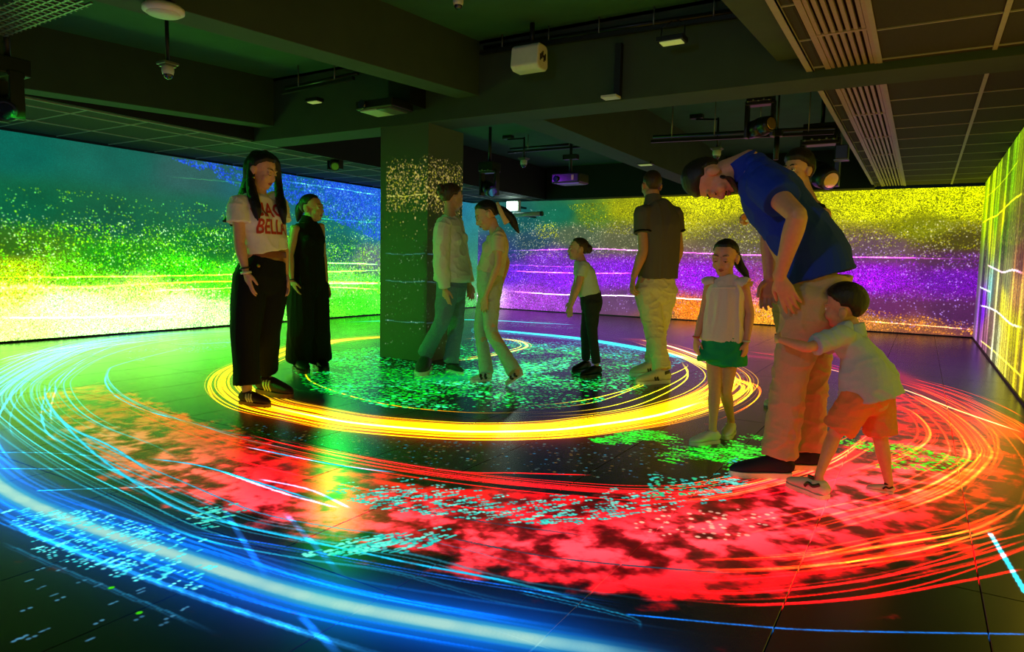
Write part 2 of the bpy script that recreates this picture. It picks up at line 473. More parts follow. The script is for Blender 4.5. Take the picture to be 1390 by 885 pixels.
    for pts in ([(145, 505), (143, 520), (160, 540), (200, 558), (260, 574), (330, 596), (400, 611)], [(62, 540), (70, 556), (110, 600), (160, 640), (240, 690), (330, 715), (430, 737), (560, 765), (700, 792), (850, 833)],
                [(60, 520), (64, 545), (95, 580), (150, 606), (215, 648)], [(200, 622), (270, 632), (340, 652), (430, 680)]):
        cv.line(fp(pts), .016, (30, 190, 235), .8, (.1, .1), mode='over', grain=.5)
    for pts in ([(0, 614), (70, 615), (155, 621)], [(0, 636), (120, 637), (225, 639)], [(50, 666), (170, 662), (290, 660)]):
        cv.line(fp(pts), .010, (40, 160, 190), .5, (.0, .4), grain=.4)
    cv.bundle(core, 20, .15, .014, (0, 90, 180), .2, color2=(20, 170, 230))
    cv.line(core, .15, (10, 100, 180), .45, (.0, .12), mode='over', grain=.15)
    cv.line(core, .10, (60, 165, 200), .55, (.0, .12), mode='over', grain=.25)
    cv.line(core, .06, (160, 205, 200), .6, (.0, .12), mode='over', grain=.35)
    for pts, w, c in (([(0, 700), (60, 730), (160, 770), (330, 830), (480, 878), (560, 900)], .03, (50, 150, 190)), ([(0, 735), (80, 770), (190, 815), (300, 862)], .014, (30, 100, 110)),
                      ([(255, 720), (420, 748), (600, 781), (850, 820)], .016, (20, 110, 230)), ([(700, 800), (850, 836), (870, 853)], .012, (30, 170, 190))):
        cv.line(fp(pts), w * .7, c, .45, (.1, .2), grain=.5)
        cv.line(fp([(x, y + 4) for x, y in pts]), w * .6, c, .3, (.1, .2), grain=.5)
    for pts in ([(302, 690), (330, 735), (362, 785)], [(385, 695), (430, 745), (470, 790)], [(405, 835), (440, 870), (470, 900)]):
        cv.line(fp(pts), .025, (30, 110, 190), .4, (.1, .4), grain=.4)
    cv.line(fp([(850, 834), (1000, 848), (1122, 856), (1390, 861)]), .010, (10, 100, 185), .8, (.0, .0), grain=.4)
    cv.line(fp([(1342, 722), (1360, 752), (1392, 806)]), .02, (30, 190, 210), .95, (.05, 0), grain=.3)
    # --- red and orange lines
    RL = [[(330, 588), (400, 606), (540, 634), (700, 655), (880, 668), (1000, 660), (1090, 640), (1160, 615)],
          [(400, 605), (600, 638), (700, 642), (805, 645)], [(300, 620), (450, 655), (640, 690), (800, 705)],
          [(986, 823), (1100, 818), (1200, 808), (1300, 790), (1390, 772)]]
    for pts in RL: cv.line(fp(pts), .016, (240, 10, 20), .9, (.1, .05), grain=.3)
    cv.bundle(fp(RL[0]), 12, .14, .010, (225, 10, 20), .8)
    cv.bundle(fp([(840, 680), (960, 668), (1060, 645), (1130, 620), (1190, 580)]), 14, .10, .010, (240, 20, 20), .9, color2=(255, 90, 30))
    O1 = [[(1060, 767), (1200, 740), (1316, 720), (1390, 683)], [(960, 735), (1100, 705), (1230, 672), (1308, 630), (1310, 600), (1275, 562), (1215, 525)],
          [(1040, 740), (1180, 705), (1290, 668), (1342, 625), (1338, 600), (1300, 565), (1230, 525)], [(900, 775), (1080, 770), (1240, 748), (1390, 705)],
          [(1150, 650), (1235, 615), (1262, 590), (1240, 560), (1200, 545)]]
    for i, pts in enumerate(O1):
        cv.bundle(fp(pts), 9, .07, .010, (245, 35, 15), .55, color2=(255, 90, 15), wob=.5)
        cv.line(fp(pts), .018, (255, 90, 30), .7, (.25, .15), grain=.4)
    cv.bundle(fp([(880, 795), (1000, 800), (1150, 785), (1280, 755), (1390, 720)]), 12, .10, .010, (235, 15, 15), .8)
    cv.bundle(fp([(1215, 512), (1290, 535), (1360, 570), (1400, 600)]), 20, .16, .010, (240, 30, 15), .55, color2=(255, 90, 10))
    cv.line(fp([(1090, 492), (1215, 525), (1300, 557), (1390, 588)]), .024, (255, 160, 120), 1, (.1, .1))
    cv.bundle(fp([(1010, 475), (1100, 490), (1215, 523)]), 10, .10, .010, (250, 30, 60), .7, color2=(230, 20, 90))
    cv.bundle(fp([(1370, 720), (1400, 650), (1385, 600), (1340, 560)]), 10, .2, .010, (255, 70, 10), .55, color2=(255, 110, 15))
    cv.bundle(fp([(130, 520), (200, 555), (300, 592), (420, 622), (560, 652), (700, 670)]), 14, .08, .009, (210, 60, 10), .5, color2=(235, 20, 10), mode='over')
    for pts in ([(500, 680), (640, 706), (800, 728)], [(560, 720), (760, 758), (1010, 780)]):
        cv.line(fp(pts), .010, (40, 70, 90), .8, (.2, .2), mode='over', grain=.7)
    for pts in ([(330, 606), (450, 630), (540, 642)], [(350, 650), (420, 665), (475, 690)], [(300, 640), (380, 668), (460, 690)]):
        cv.line(fp(pts), .016, (20, 150, 200), .8, (.1, .1))
    # --- particles
    ell = [(395, 500), (440, 478), (520, 470), (640, 462), (760, 468), (860, 478), (900, 500), (870, 535), (760, 555), (640, 560), (520, 552), (430, 530)]
    cv.dashes(scatter(ell, 9000, .25, .35), [1.5, 2.5, 3.5], (0, 190, 20), (.35, 1), color2=(20, 220, 120))
    cv.dashes(scatter(ell, 4200, .38, .3), [2, 3, 5], (0, 235, 40), (.6, 1), color2=(60, 250, 170))
    cv.dashes(scatter([(395, 500), (440, 478), (515, 470), (515, 500), (640, 505), (640, 545), (520, 550), (420, 530)], 2600, .3, .4), [2, 3, 4], (10, 170, 60), (.5, 1), color2=(0, 240, 20))
    cv.dashes(scatter([(640, 444), (760, 455), (860, 470), (930, 490), (900, 505), (800, 480), (640, 462)], 2600, .3, .4), [2, 3, 4], (0, 190, 190), (.5, 1), color2=(20, 235, 235))
    cv.dashes(scatter([(530, 512), (620, 505), (720, 492), (780, 480), (770, 500), (640, 528)], 800, .35, .3), [2, 3, 5], (60, 245, 200), (.6, 1), color2=(90, 250, 120))
    cv.dashes(scatter([(680, 432), (800, 440), (800, 448), (640, 440)], 600, .3, .4), [2, 3], (20, 190, 150), (.5, 1))
    cv.dashes(scatter([(150, 480), (250, 462), (340, 458), (330, 470), (190, 490)], 700, .3, .3), [1.5, 2.5], (60, 230, 200), (.4, 1))
    G = (10, 225, 20)
    cv.dashes(scatter([(800, 596), (870, 582), (960, 580), (1060, 596), (1075, 620), (1000, 640), (900, 628), (830, 610)], 1100, .40, .2), [1.6, 2.2, 2.8], G, (.6, 1), color2=(60, 240, 60), ddir=(1, .1), length=.022)
    cv.dashes(scatter([(1095, 600), (1140, 590), (1240, 605), (1320, 625), (1280, 640), (1150, 632)], 520, .40, .2), [2, 3], G, (.6, 1), color2=(120, 230, 20))
    cy, cy2 = (30, 200, 190), (110, 230, 210)
    cv.dashes(scatter([(420, 660), (560, 645), (700, 655), (860, 650), (960, 640), (1030, 640), (980, 680), (860, 700), (760, 715), (640, 705), (500, 690)], 1000, .38, .35), [1.4, 2, 2.6], cy, (.8, 1), color2=cy2, ddir=(.6, .8), length=.02)
    cv.dashes(scatter([(250, 690), (420, 670), (560, 690), (620, 725), (560, 750), (420, 755), (280, 730)], 520, .38, .35), [1.4, 2, 2.6], cy, (.8, 1), color2=cy2, ddir=(.4, .92), length=.022)
    cv.dashes(scatter([(0, 690), (120, 690), (300, 740), (360, 790), (250, 800), (60, 760)], 300, .36, .35), [1.2, 1.7, 2.2], (60, 215, 225), (.8, 1), color2=(120, 240, 240), ddir=(-.06, 1), length=.017)
    cv.dashes(scatter([(880, 640), (1000, 622), (1040, 640), (1000, 660), (880, 680)], 190, .4, .2), [2, 3], cy, (.8, 1), color2=(40, 200, 120))
    cv.dashes(scatter([(860, 690), (1000, 690), (1100, 700), (1000, 740), (850, 720)], 60), [2, 3], (230, 180, 150), (.7, 1))
    cv.dashes(scatter([(300, 570), (420, 585), (640, 600), (900, 600), (1000, 620), (860, 650), (600, 640), (400, 605)], 420), [1.5, 2, 2.5], (40, 120, 150), (.5, 1), color2=(120, 90, 40))
    cv.dashes(scatter([(1000, 500), (1100, 505), (1260, 540), (1240, 590), (1060, 560), (1000, 540)], 260), [1.5, 2], (90, 150, 140), (.4, .9), color2=(150, 100, 70))
    cv.dashes(scatter([(0, 760), (200, 790), (330, 870), (0, 880)], 22), [1.4, 1.8], (80, 150, 190), (.6, .9), ddir=(-.06, 1), length=.017)
    cv.dashes(np.array([onz(150 + 19 * q, 798 + 17 * q)[:2] for q in (0, 2)]), [2.5], (60, 210, 10), (.9, 1))
    cv.dashes(scatter([(850, 430), (1300, 470), (1330, 500), (860, 455)], 60), [1.5, 2], (90, 60, 120), (.5, 1))
    cv.dashes(scatter([(940, 500), (1010, 505), (1010, 545), (950, 560)], 160), [2, 2.5], (60, 190, 140), (.6, 1))
    return cv.image('floor_screen')

def field(cv, pts, plane):
    """colour field through control points measured on the wall"""
    C = []; Q = []
    for (px, py), c in pts:
        p = plane(px, py); Q.append(p); C.append(c)
    Q = np.array(Q); C = np.array(C, np.float32) / 255
    gw, gh = 160, 60
    uu, vv = np.meshgrid(np.linspace(cv.u0, cv.u1, gw), np.linspace(cv.v0, cv.v1, gh))
    d = ((uu[..., None] - Q[:, 0]) / 2.2) ** 2 + (vv[..., None] - Q[:, 1]) ** 2
    w = 1 / (d + 2e-3) ** 2.0
    return zoom((w[..., None] * C).sum(2) / w.sum(2)[..., None], cv.h, cv.w)

def grain(cv, f, lo=.55, hi=1.35, cell=1):
    g = RNG.random((cv.h // cell + 1, cv.w // cell + 1)).astype(np.float32)
    g = np.kron(g, np.ones((cell, cell), np.float32))[:cv.h, :cv.w]
    big = vnoise(cv.h, cv.w, 10, 40, 3)
    k = sstep(f.max(axis=2), .40, .75) * .75 + .25          # calm where the picture is dark, coarse where it is bright
    return f * (1 + k * (lo - 1 + (hi - lo) * (g ** 1.6)))[..., None] * (.9 + .2 * big)[..., None]

def specks(cv, plane, poly, n, color, rads=(0.8, 1.2), amp=(.5, 1), color2=None, clump=.3):
    P = np.array([plane(x, y) for x, y in poly]); lo, hi = P.min(0), P.max(0)
    q = lo + (hi - lo) * RNG.random((n * 3, 2)); q = q[in_poly(q, P)]
    if clump:
        g = vnoise(200, 400, 12, 40, 3)
        i = ((q - lo) / (hi - lo + 1e-6) * [399, 199]).astype(int)
        q = q[RNG.random(len(q)) < np.clip((g[i[:, 1], i[:, 0]] - clump) * 4, 0, 1)]
    cv.dashes(q[:n], list(rads), color, amp, color2=color2)

def paint_left():
    cv = Canvas(0.0, YB, 0.0, Z_WALL, 0.0075)
    pl = lambda x, y: onx(x, y, XL)[[1, 2]]
    base = [((10, 200), (0, 100, 85)), ((150, 215), (15, 100, 85)), ((260, 235), (45, 95, 90)), ((330, 250), (30, 95, 100)), ((400, 240), (10, 90, 130)), ((480, 262), (20, 90, 200)), ((510, 275), (20, 100, 200)), ((510, 310), (10, 115, 140)), ((450, 300), (10, 110, 105)), ((460, 335), (10, 105, 85)), ((20, 280), (0, 92, 60)),
            ((20, 335), (50, 110, 20)), ((150, 300), (12, 90, 62)), ((150, 350), (25, 135, 20)), ((280, 330), (8, 110, 40)), ((280, 290), (20, 100, 75)), ((250, 365), (45, 175, 10)), ((20, 365), (175, 185, 10)), ((100, 370), (95, 175, 10)), ((10, 400), (235, 205, 60)), ((15, 440), (245, 225, 150)), ((80, 415), (245, 240, 215)), ((140, 440), (240, 232, 225)), ((200, 395), (190, 215, 110)),
            ((240, 420), (240, 228, 222)), ((300, 430), (185, 215, 170)), ((300, 390), (70, 200, 30)), ((460, 385), (105, 185, 90)), ((505, 350), (90, 115, 120)), ((480, 410), (60, 195, 30)), ((510, 400), (75, 195, 50)), ((450, 425), (90, 190, 40)), ((-100, 300), (20, 90, 50)), ((-100, 420), (240, 220, 120))]
    cv.hi = grain(cv, field(cv, base, pl), .72, 1.5)
    specks(cv, pl, [(0, 250), (520, 300), (520, 340), (0, 330)], 1300, (140, 190, 20), color2=(120, 220, 110), clump=.35)
    specks(cv, pl, [(0, 300), (320, 310), (520, 340), (520, 400), (0, 400)], 7000, (90, 215, 10), color2=(190, 225, 20), amp=(.3, .9))
    specks(cv, pl, [(0, 290), (520, 320), (520, 420), (0, 420)], 2200, (210, 230, 150), color2=(240, 240, 225), amp=(.4, 1))
    specks(cv, pl, [(230, 214), (330, 226), (520, 258), (520, 330), (420, 285), (330, 256)], 5200, (15, 55, 235), color2=(50, 120, 250), amp=(.5, 1), rads=(1, 1.5))
    specks(cv, pl, [(400, 240), (520, 262), (520, 320), (450, 290)], 500, (130, 200, 255), rads=(.8, 1.2))
    specks(cv, pl, [(0, 385), (330, 395), (330, 435), (0, 460)], 5000, (255, 250, 240), color2=(235, 215, 140), amp=(.3, .8))
    specks(cv, pl, [(390, 330), (520, 330), (520, 410), (390, 400)], 1300, (215, 195, 205), color2=(140, 230, 120), amp=(.3, .8))
    L = lambda pts: np.array([pl(x, y) for x, y in catmull(pts)])
    for pts, w, c in (([(0, 377), (160, 376), (320, 373), (390, 371), (520, 367)], .025, (190, 240, 90)), ([(0, 391), (120, 390), (200, 386), (320, 382), (520, 384)], .03, (225, 230, 40)), ([(190, 396), (320, 391), (440, 390), (515, 393)], .025, (170, 240, 120)), ([(225, 240), (320, 248), (440, 262)], .015, (60, 170, 40)),
                      ([(0, 432), (120, 431), (240, 427)], .03, (255, 255, 250)), ([(380, 245), (440, 254), (515, 265)], .02, (150, 220, 255)), ([(420, 296), (515, 303)], .02, (60, 190, 230)), ([(440, 357), (515, 359)], .025, (190, 230, 180)), ([(440, 385), (515, 385)], .03, (240, 240, 235))):
        cv.line(L(pts), w * .6, c, .6, (.1, .1), grain=.5)
    return cv.image('left_screen')

def paint_back():
    cv = Canvas(XL, XR, 0.0, Z_WALL + .05, 0.0075)
    pl = lambda x, y: ony(x, y, YB)[[0, 2]]
    base = [((640, 290), (60, 125, 115)), ((700, 300), (20, 85, 85)), ((760, 290), (20, 105, 78)), ((720, 330), (40, 70, 90)), ((680, 345), (35, 55, 110)), ((690, 370), (100, 25, 190)), ((740, 350), (110, 40, 170)), ((760, 375), (125, 20, 205)), ((840, 372), (130, 18, 205)), ((960, 380), (140, 15, 205)), ((1190, 380), (150, 15, 205)), ((1300, 380), (110, 12, 165)), ((800, 290), (80, 120, 40)),
            ((850, 283), (150, 155, 15)), ((920, 290), (170, 165, 10)), ((950, 275), (190, 190, 10)), ((1200, 280), (195, 200, 10)), ((1310, 275), (195, 205, 5)), ((1250, 310), (130, 135, 10)), ((1300, 330), (75, 65, 20)), ((1000, 325), (100, 90, 60)), ((850, 322), (95, 95, 65)), ((1200, 332), (105, 75, 90)), ((1300, 350), (85, 40, 80)), ((780, 320), (80, 95, 70)),
            ((720, 405), (150, 60, 185)), ((850, 412), (105, 60, 110)), ((930, 422), (220, 120, 25)), ((900, 425), (140, 90, 60)), ((1000, 405), (190, 90, 110)), ((1040, 430), (215, 150, 40)), ((1200, 420), (105, 40, 95)), ((1250, 447), (150, 85, 55)), ((1300, 430), (85, 35, 85)), ((1180, 440), (170, 110, 50)), ((655, 400), (215, 190, 228)), ((660, 360), (90, 60, 170))]
    cv.hi = grain(cv, field(cv, base, pl), .70, 1.5)
    specks(cv, pl, [(770, 278), (900, 270), (1333, 258), (1330, 340), (1000, 330), (800, 315)], 9000, (225, 220, 10), color2=(70, 75, 5), amp=(.3, .8))
    specks(cv, pl, [(700, 300), (800, 300), (1333, 300), (1333, 350), (700, 350)], 2600, (235, 225, 190), color2=(190, 190, 120), amp=(.4, .9))
    specks(cv, pl, [(690, 345), (1330, 345), (1330, 410), (690, 400)], 9000, (190, 60, 245), color2=(70, 10, 130), amp=(.25, .7))
    specks(cv, pl, [(690, 340), (1330, 330), (1330, 450), (690, 415)], 3000, (225, 190, 250), color2=(180, 140, 255), amp=(.4, .95))
    specks(cv, pl, [(880, 405), (1100, 410), (1330, 440), (1330, 456), (880, 432)], 2400, (255, 190, 60), color2=(230, 140, 40), amp=(.4, .9))
    specks(cv, pl, [(725, 305), (755, 302), (758, 322), (730, 325)], 160, (230, 225, 20), amp=(.6, 1), clump=0)
    specks(cv, pl, [(640, 280), (760, 285), (760, 350), (640, 350)], 260, (210, 230, 220), amp=(.5, 1), clump=0)
    L = lambda pts: np.array([pl(x, y) for x, y in catmull(pts)])
    for pts, w, c in (([(680, 341), (800, 338), (860, 340), (1040, 347), (1330, 352)], .035, (225, 90, 245)), ([(690, 368), (780, 371), (870, 371)], .03, (235, 160, 250)), ([(685, 395), (760, 400), (860, 402), (960, 407), (1040, 408)], .04, (245, 235, 255)), ([(640, 358), (760, 362), (800, 362)], .02, (225, 140, 245)), ([(1170, 436), (1240, 441), (1325, 448)], .025, (235, 150, 110)), ([(1100, 428), (1170, 436)], .02, (235, 170, 80))):
        cv.line(L(pts), w * .6, c, .6, (.15, .15), grain=.5)
    return cv.image('back_screen')

def paint_right():
    cv = Canvas(0.5, YB, 0.0, Z_TILE_R, 0.0075)
    pl = lambda x, y: onx(x, y, XR)[[1, 2]]
    base = [((1340, 285), (165, 215, 0)), ((1346, 320), (200, 220, 0)), ((1352, 300), (120, 200, 0)), ((1358, 300), (235, 235, 0)), ((1364, 320), (50, 110, 10)), ((1372, 240), (110, 180, 10)), ((1386, 225), (110, 130, 10)), ((1386, 300), (85, 70, 35)), ((1372, 320), (80, 90, 35)), ((1338, 350), (75, 95, 55)), ((1345, 395), (130, 215, 190)), ((1335, 420), (105, 30, 200)), ((1352, 400), (210, 215, 120)), ((1360, 410), (235, 225, 40)), ((1380, 400), (225, 165, 60)),
            ((1375, 450), (240, 230, 10)), ((1386, 350), (130, 75, 40)), ((1345, 440), (190, 150, 140)), ((1352, 460), (205, 215, 150)), ((1362, 475), (215, 195, 60)), ((1386, 500), (215, 185, 20)), ((1366, 380), (110, 120, 60)), ((1337, 450), (150, 90, 120))]
    f = field(cv, base, pl)
    st = vnoise(4, cv.w, 2, 70, 3)[1]
    cv.hi = grain(cv, f, .72, 1.45) * (.55 + .9 * sstep(st, .25, .7))[None, :, None]
    specks(cv, pl, [(1336, 260), (1390, 180), (1390, 330), (1336, 340)], 7000, (210, 230, 10), color2=(60, 110, 5), amp=(.3, .8), clump=.2)
    specks(cv, pl, [(1336, 330), (1390, 300), (1390, 520), (1336, 450)], 4000, (245, 225, 140), color2=(120, 90, 40), amp=(.3, .8), clump=.2)
    L = lambda pts: np.array([pl(x, y) for x, y in catmull(pts)])
    for pts, w, c in (([(1333, 303), (1345, 296), (1354, 292), (1375, 272), (1390, 262)], .03, (250, 245, 20)), ([(1337, 270), (1360, 248), (1385, 215)], .02, (225, 235, 10)), ([(1340, 360), (1352, 366), (1362, 370), (1375, 367), (1390, 372)], .03, (225, 130, 220)), ([(1330, 415), (1342, 418), (1355, 425), (1372, 440), (1390, 446)], .03, (225, 245, 210)), ([(1330, 462), (1350, 478), (1390, 515)], .025, (245, 225, 40)), ([(1330, 390), (1345, 397)], .03, (190, 250, 230))):
        cv.line(L(pts), w * .7, c, .7, (.1, .1), grain=.3)
    return cv.image('right_screen')

def paint_column(half):
    cv = Canvas(0.0, 0.60, 0.0, 2.29, 0.006, low=4)
    n = 1050
    z = np.r_[1.45 + .55 * RNG.beta(1.6, 1.9, n), .1 + 1.9 * RNG.random(420)]
    u = RNG.random(len(z)) * .6
    if half == 0: ok = u > .07
    else: ok = u < .57
    P = np.c_[u, z][ok]
    cv.dashes(P[z[ok] > 1.2], [.7, 1.0, 1.4], (200, 190, 40), (.4, 1), color2=(250, 215, 130))
    cv.dashes(P[z[ok] <= 1.2], [.7, 1.1], (190, 220, 170), (.3, 1), color2=(60, 170, 60))
    for zz in (1.62, 1.05, .78, .38):
        cv.line(np.array([[.07 if half == 0 else 0, zz], [.3, zz - .01], [.57, zz + .005]]), .012, (210, 200, 70) if zz > 1.5 else (70, 130, 140), .6, (0, 0), grain=.5)
    return cv.image('column_projection')

def screen_material(name, img, org, size, axes, gain, color, rough, spec=0.5, boost=0.0, tint=None, power=2.0):
    """LED surface: a dark glossy panel whose emission shows the painted picture, mapped by world position in metres"""
    m = bpy.data.materials.new(name); m.use_nodes = True
    nt = m.node_tree; b = nt.nodes['Principled BSDF']
    g = nt.nodes.new('ShaderNodeNewGeometry'); sp = nt.nodes.new('ShaderNodeSeparateXYZ'); cb = nt.nodes.new('ShaderNodeCombineXYZ')
    nt.links.new(g.outputs['Position'], sp.inputs[0])
    for k in (0, 1):
        mr = nt.nodes.new('ShaderNodeMapRange'); mr.clamp = False
        mr.inputs['From Min'].default_value = org[k]; mr.inputs['From Max'].default_value = org[k] + size[k]
        nt.links.new(sp.outputs['XYZ'.index(axes[k])], mr.inputs['Value']); nt.links.new(mr.outputs[0], cb.inputs[k])
    t = nt.nodes.new('ShaderNodeTexImage'); t.image = img; t.extension = 'MIRROR'
    nt.links.new(cb.outputs[0], t.inputs['Vector'])
    # the brightest pixels of a screen give off more light than the camera records: c + boost * max(c)^2 * c * hue
    hs = nt.nodes.new('ShaderNodeSeparateColor'); hs.mode = 'HSV' if tint is None else 'RGB'; nt.links.new(t.outputs['Color'], hs.inputs[0])
    sq = nt.nodes.new('ShaderNodeMath'); sq.operation = 'POWER'; sq.inputs[1].default_value = power; nt.links.new(hs.outputs[2 if tint is None else 1], sq.inputs[0])
    def vm(op, *ins):
        n = nt.nodes.new('ShaderNodeVectorMath'); n.operation = op
        for k, x in enumerate(ins):
            if hasattr(x, 'is_linked'): nt.links.new(x, n.inputs[k])
            elif isinstance(x, tuple): n.inputs[k].default_value = x
        return n
    hue = vm('MULTIPLY', t.outputs['Color'], t.outputs['Color'] if tint is None else tint)
    sc = vm('SCALE', hue.outputs[0]); nt.links.new(sq.outputs[0], sc.inputs['Scale'])
    s2 = vm('SCALE', sc.outputs[0]); s2.inputs['Scale'].default_value = boost
    ad = vm('ADD', t.outputs['Color'], s2.outputs[0])
    nt.links.new(ad.outputs[0], b.inputs['Emission Color'])
    b.inputs['Emission Strength'].default_value = gain
    b.inputs['Base Color'].default_value = srgb(*color); b.inputs['Roughness'].default_value = rough
    b.inputs['Specular IOR Level'].default_value = spec
    return m

def sz(cv_img, tx): return cv_img.size[0] * tx, cv_img.size[1] * tx

img_f, img_l, img_b, img_r = paint_floor(), paint_left(), paint_back(), paint_right()
M_FLOOR = screen_material('led_floor', img_f, (XL - .05, 0.3), sz(img_f, .0036), 'XY', FLOOR_GAIN, (18, 18, 19), 0.27, .7, boost=1.1, power=3.0)
M_WL = screen_material('led_left', img_l, (0.0, 0.0), sz(img_l, .0075), 'YZ', SCREEN_GAIN, (30, 30, 30), 0.5, boost=11.0, tint=(.16, 1.0, .03), power=4.0)
M_WB = screen_material('led_back', img_b, (XL, 0.0), sz(img_b, .0075), 'XZ', SCREEN_GAIN, (30, 30, 30), 0.5, boost=1.5)
M_WR = screen_material('led_right', img_r, (0.5, 0.0), sz(img_r, .0075), 'YZ', SCREEN_GAIN, (30, 30, 30), 0.5, boost=0.3)

# ================================================================ the room
M_DARK = material('dark_wall_paint', (46, 48, 46), 0.85, noise=.12, scale=6)
M_SLAB = material('ceiling_paint_lit_green', (44, 92, 60), 0.9, noise=.10, scale=4, bump=.15, bscale=60)  # green light of the screens is partly put into this colour
M_BEAM = material('beam_paint', (48, 64, 48), 0.85, noise=.10, scale=5, bump=.15, bscale=60)
M_FASCIA = material('black_fascia', (16, 17, 16), 0.8, noise=.1, scale=5)
M_TILE = material('ceiling_tile_board', (44, 40, 37), 0.9, noise=.15, scale=60, bump=.2, bscale=300)
M_RAIL = material('ceiling_rail_metal', (150, 145, 140), 0.5, noise=.05, scale=20)
M_SUB = material('subfloor', (6, 6, 6), 0.9, noise=.1, scale=5)
M_SKIRT = material('black_edge_trim', (5, 6, 5), 0.5, noise=.1, scale=30)

def structure(o): o['kind'] = 'structure'; return o
YEND = -3.0

structure(MB().box((XL - .08, (YB + YEND) / 2, Z_WALL / 2 + .01), (.16, YB - YEND, Z_WALL - .02)).build('wall_left', M_WL))
structure(MB().box(((XL + XR) / 2, YB + .08, 1.155), (XR - XL + .3, .16, 2.28)).build('wall_back', M_WB))
structure(MB().box((XR + .08, (YB + YEND) / 2, 1.18), (.16, YB - YEND, 2.34)).build('wall_right', M_WR))
structure(MB().box(((XL + XR) / 2, YEND - .08, 1.5), (XR - XL + .3, .16, 3.0)).build('wall_front', M_DARK))
structure(MB().box((XL + .006, (YB + YEND) / 2, .012), (.012, YB - YEND, .024)).build('baseboard_left', M_SKIRT))
structure(MB().box((XR - .006, (YB + YEND) / 2, .012), (.012, YB - YEND, .024)).build('baseboard_right', M_SKIRT))
structure(MB().box(((XL + XR) / 2, YB - .006, .010), (XR - XL, .012, .020)).build('baseboard_back', M_SKIRT))

# floor of LED tiles, 0.5 m wide and 1 m long
floor = structure(MB().box(((XL + XR) / 2, (YB + YEND) / 2, -.06), (XR - XL + .3, YB - YEND + .2, .08)).build('floor', M_SUB))
X0, PX = -.284, .5
xs = [X0 + PX * k for k in range(-17, 3)]
tile_me = None
def tile_mesh(sx, sy):
    m = MB(); g = .0016; b = .0012
    hx, hy = sx / 2 - g, sy / 2 - g
    lo = [(-hx, -hy, -.02), (hx, -hy, -.02), (hx, hy, -.02), (-hx, hy, -.02)]
    mid = [(-hx, -hy, -b), (hx, -hy, -b), (hx, hy, -b), (-hx, hy, -b)]
    top = [(-hx + b, -hy + b, 0), (hx - b, -hy + b, 0), (hx - b, hy - b, 0), (-hx + b, hy - b, 0)]
    f = [(0, 1, 5, 4), (1, 2, 6, 5), (2, 3, 7, 6), (3, 0, 4, 7), (4, 5, 9, 8), (5, 6, 10, 9), (6, 7, 11, 10), (7, 4, 8, 11), (8, 9, 10, 11), (3, 2, 1, 0)]
    m.add(lo + mid + top, f); return m.mesh('floor_tile')
cache = {}
edges = [XL] + [x for x in xs if XL + .02 < x < XR] + [XR]
rows = [.46 + k for k in range(12)] + [YB]
for j in range(len(rows) - 1):
    for i in range(len(edges) - 1):
        sx, sy = edges[i + 1] - edges[i], rows[j + 1] - rows[j]
        key = (round(sx, 3), round(sy, 3))
        if key not in cache:
            cache[key] = tile_mesh(sx, sy); cache[key].materials.append(M_FLOOR)
        o = link('floor_tile', cache[key], floor)
        o.location = ((edges[i] + edges[i + 1]) / 2, (rows[j] + rows[j + 1]) / 2, 0)
MB().box(((XL + XR) / 2, (.455 + YEND) / 2, -.01), (XR - XL, .455 - YEND, .02)).build('floor_panel', M_FLOOR, floor)

# column with the projected dots on the two faces seen
CX0, CX1, CY0, CY1 = -4.707, -4.107, 5.194, 5.765
def col_mat(name, axis, org, half):
    m = screen_material(name, paint_column(half), (org, 0.0), (.6, 2.29), axis + 'Z', .6, (70, 84, 64), .7)
    return m
col = MB().box(((CX0 + CX1) / 2, (CY0 + CY1) / 2, 1.146), (CX1 - CX0, CY1 - CY0, 2.292)).build('column', col_mat('column_front', 'X', CX0, 0))
col.data.materials.append(col_mat('column_side', 'Y', CY0, 1)); col.data.materials.append(M_BEAM)
for p in col.data.polygons:
    n = p.normal
    p.material_index = 0 if n.y < -.5 else 1 if n.x > .5 else 2
structure(col)

# ceiling slab: the front bay slopes, the rear bay is level
z0 = 2.95 - .061 * (5.167 - YEND)
ceil = MB()
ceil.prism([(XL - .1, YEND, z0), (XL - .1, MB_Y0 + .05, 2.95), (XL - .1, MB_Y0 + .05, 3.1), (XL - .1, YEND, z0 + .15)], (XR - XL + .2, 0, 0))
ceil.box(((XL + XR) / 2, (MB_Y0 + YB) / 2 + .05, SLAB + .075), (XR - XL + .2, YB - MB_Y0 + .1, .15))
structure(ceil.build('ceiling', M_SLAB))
def beam(name, m, mat=M_BEAM): return structure(m.build(name, mat, bevel=.004))
beam('ceiling_beam', MB().box(((-7.6 + XR) / 2, (MB_Y0 + MB_Y1) / 2, (MB_Z + 3.0) / 2), (XR + 7.6, MB_Y1 - MB_Y0, 3.0 - MB_Z)))
def slope_beam(xa, xb, zend, zb_top=.6):
    za = zend - .061 * (MB_Y0 - YEND)
    return MB().prism([(xa, YEND, za), (xa, MB_Y0 + .02, zend), (xa, MB_Y0 + .02, zend + zb_top), (xa, YEND, za + zb_top)], (xb - xa, 0, 0))
beam('ceiling_beam', slope_beam(-3.762, -3.52, 2.476))
beam('ceiling_beam', slope_beam(-6.50, -6.25, 2.438))
beam('ceiling_beam', slope_beam(-0.98, -0.76, 2.44))
beam('ceiling_beam', MB().box((-3.215, (MB_Y1 + 12.2) / 2, (2.292 + 3.0) / 2), (.31, 12.2 - MB_Y1 + .04, .708)))
beam('ceiling_beam', MB().box(((-6.6 - .75) / 2, 12.30, (2.29 + 3.0) / 2), (5.85, .30, .71)), M_FASCIA)
structure(MB().box((-6.64, (MB_Y1 + YB) / 2, 2.60), (.03, YB - MB_Y1, .62)).build('trim_1', M_FASCIA))
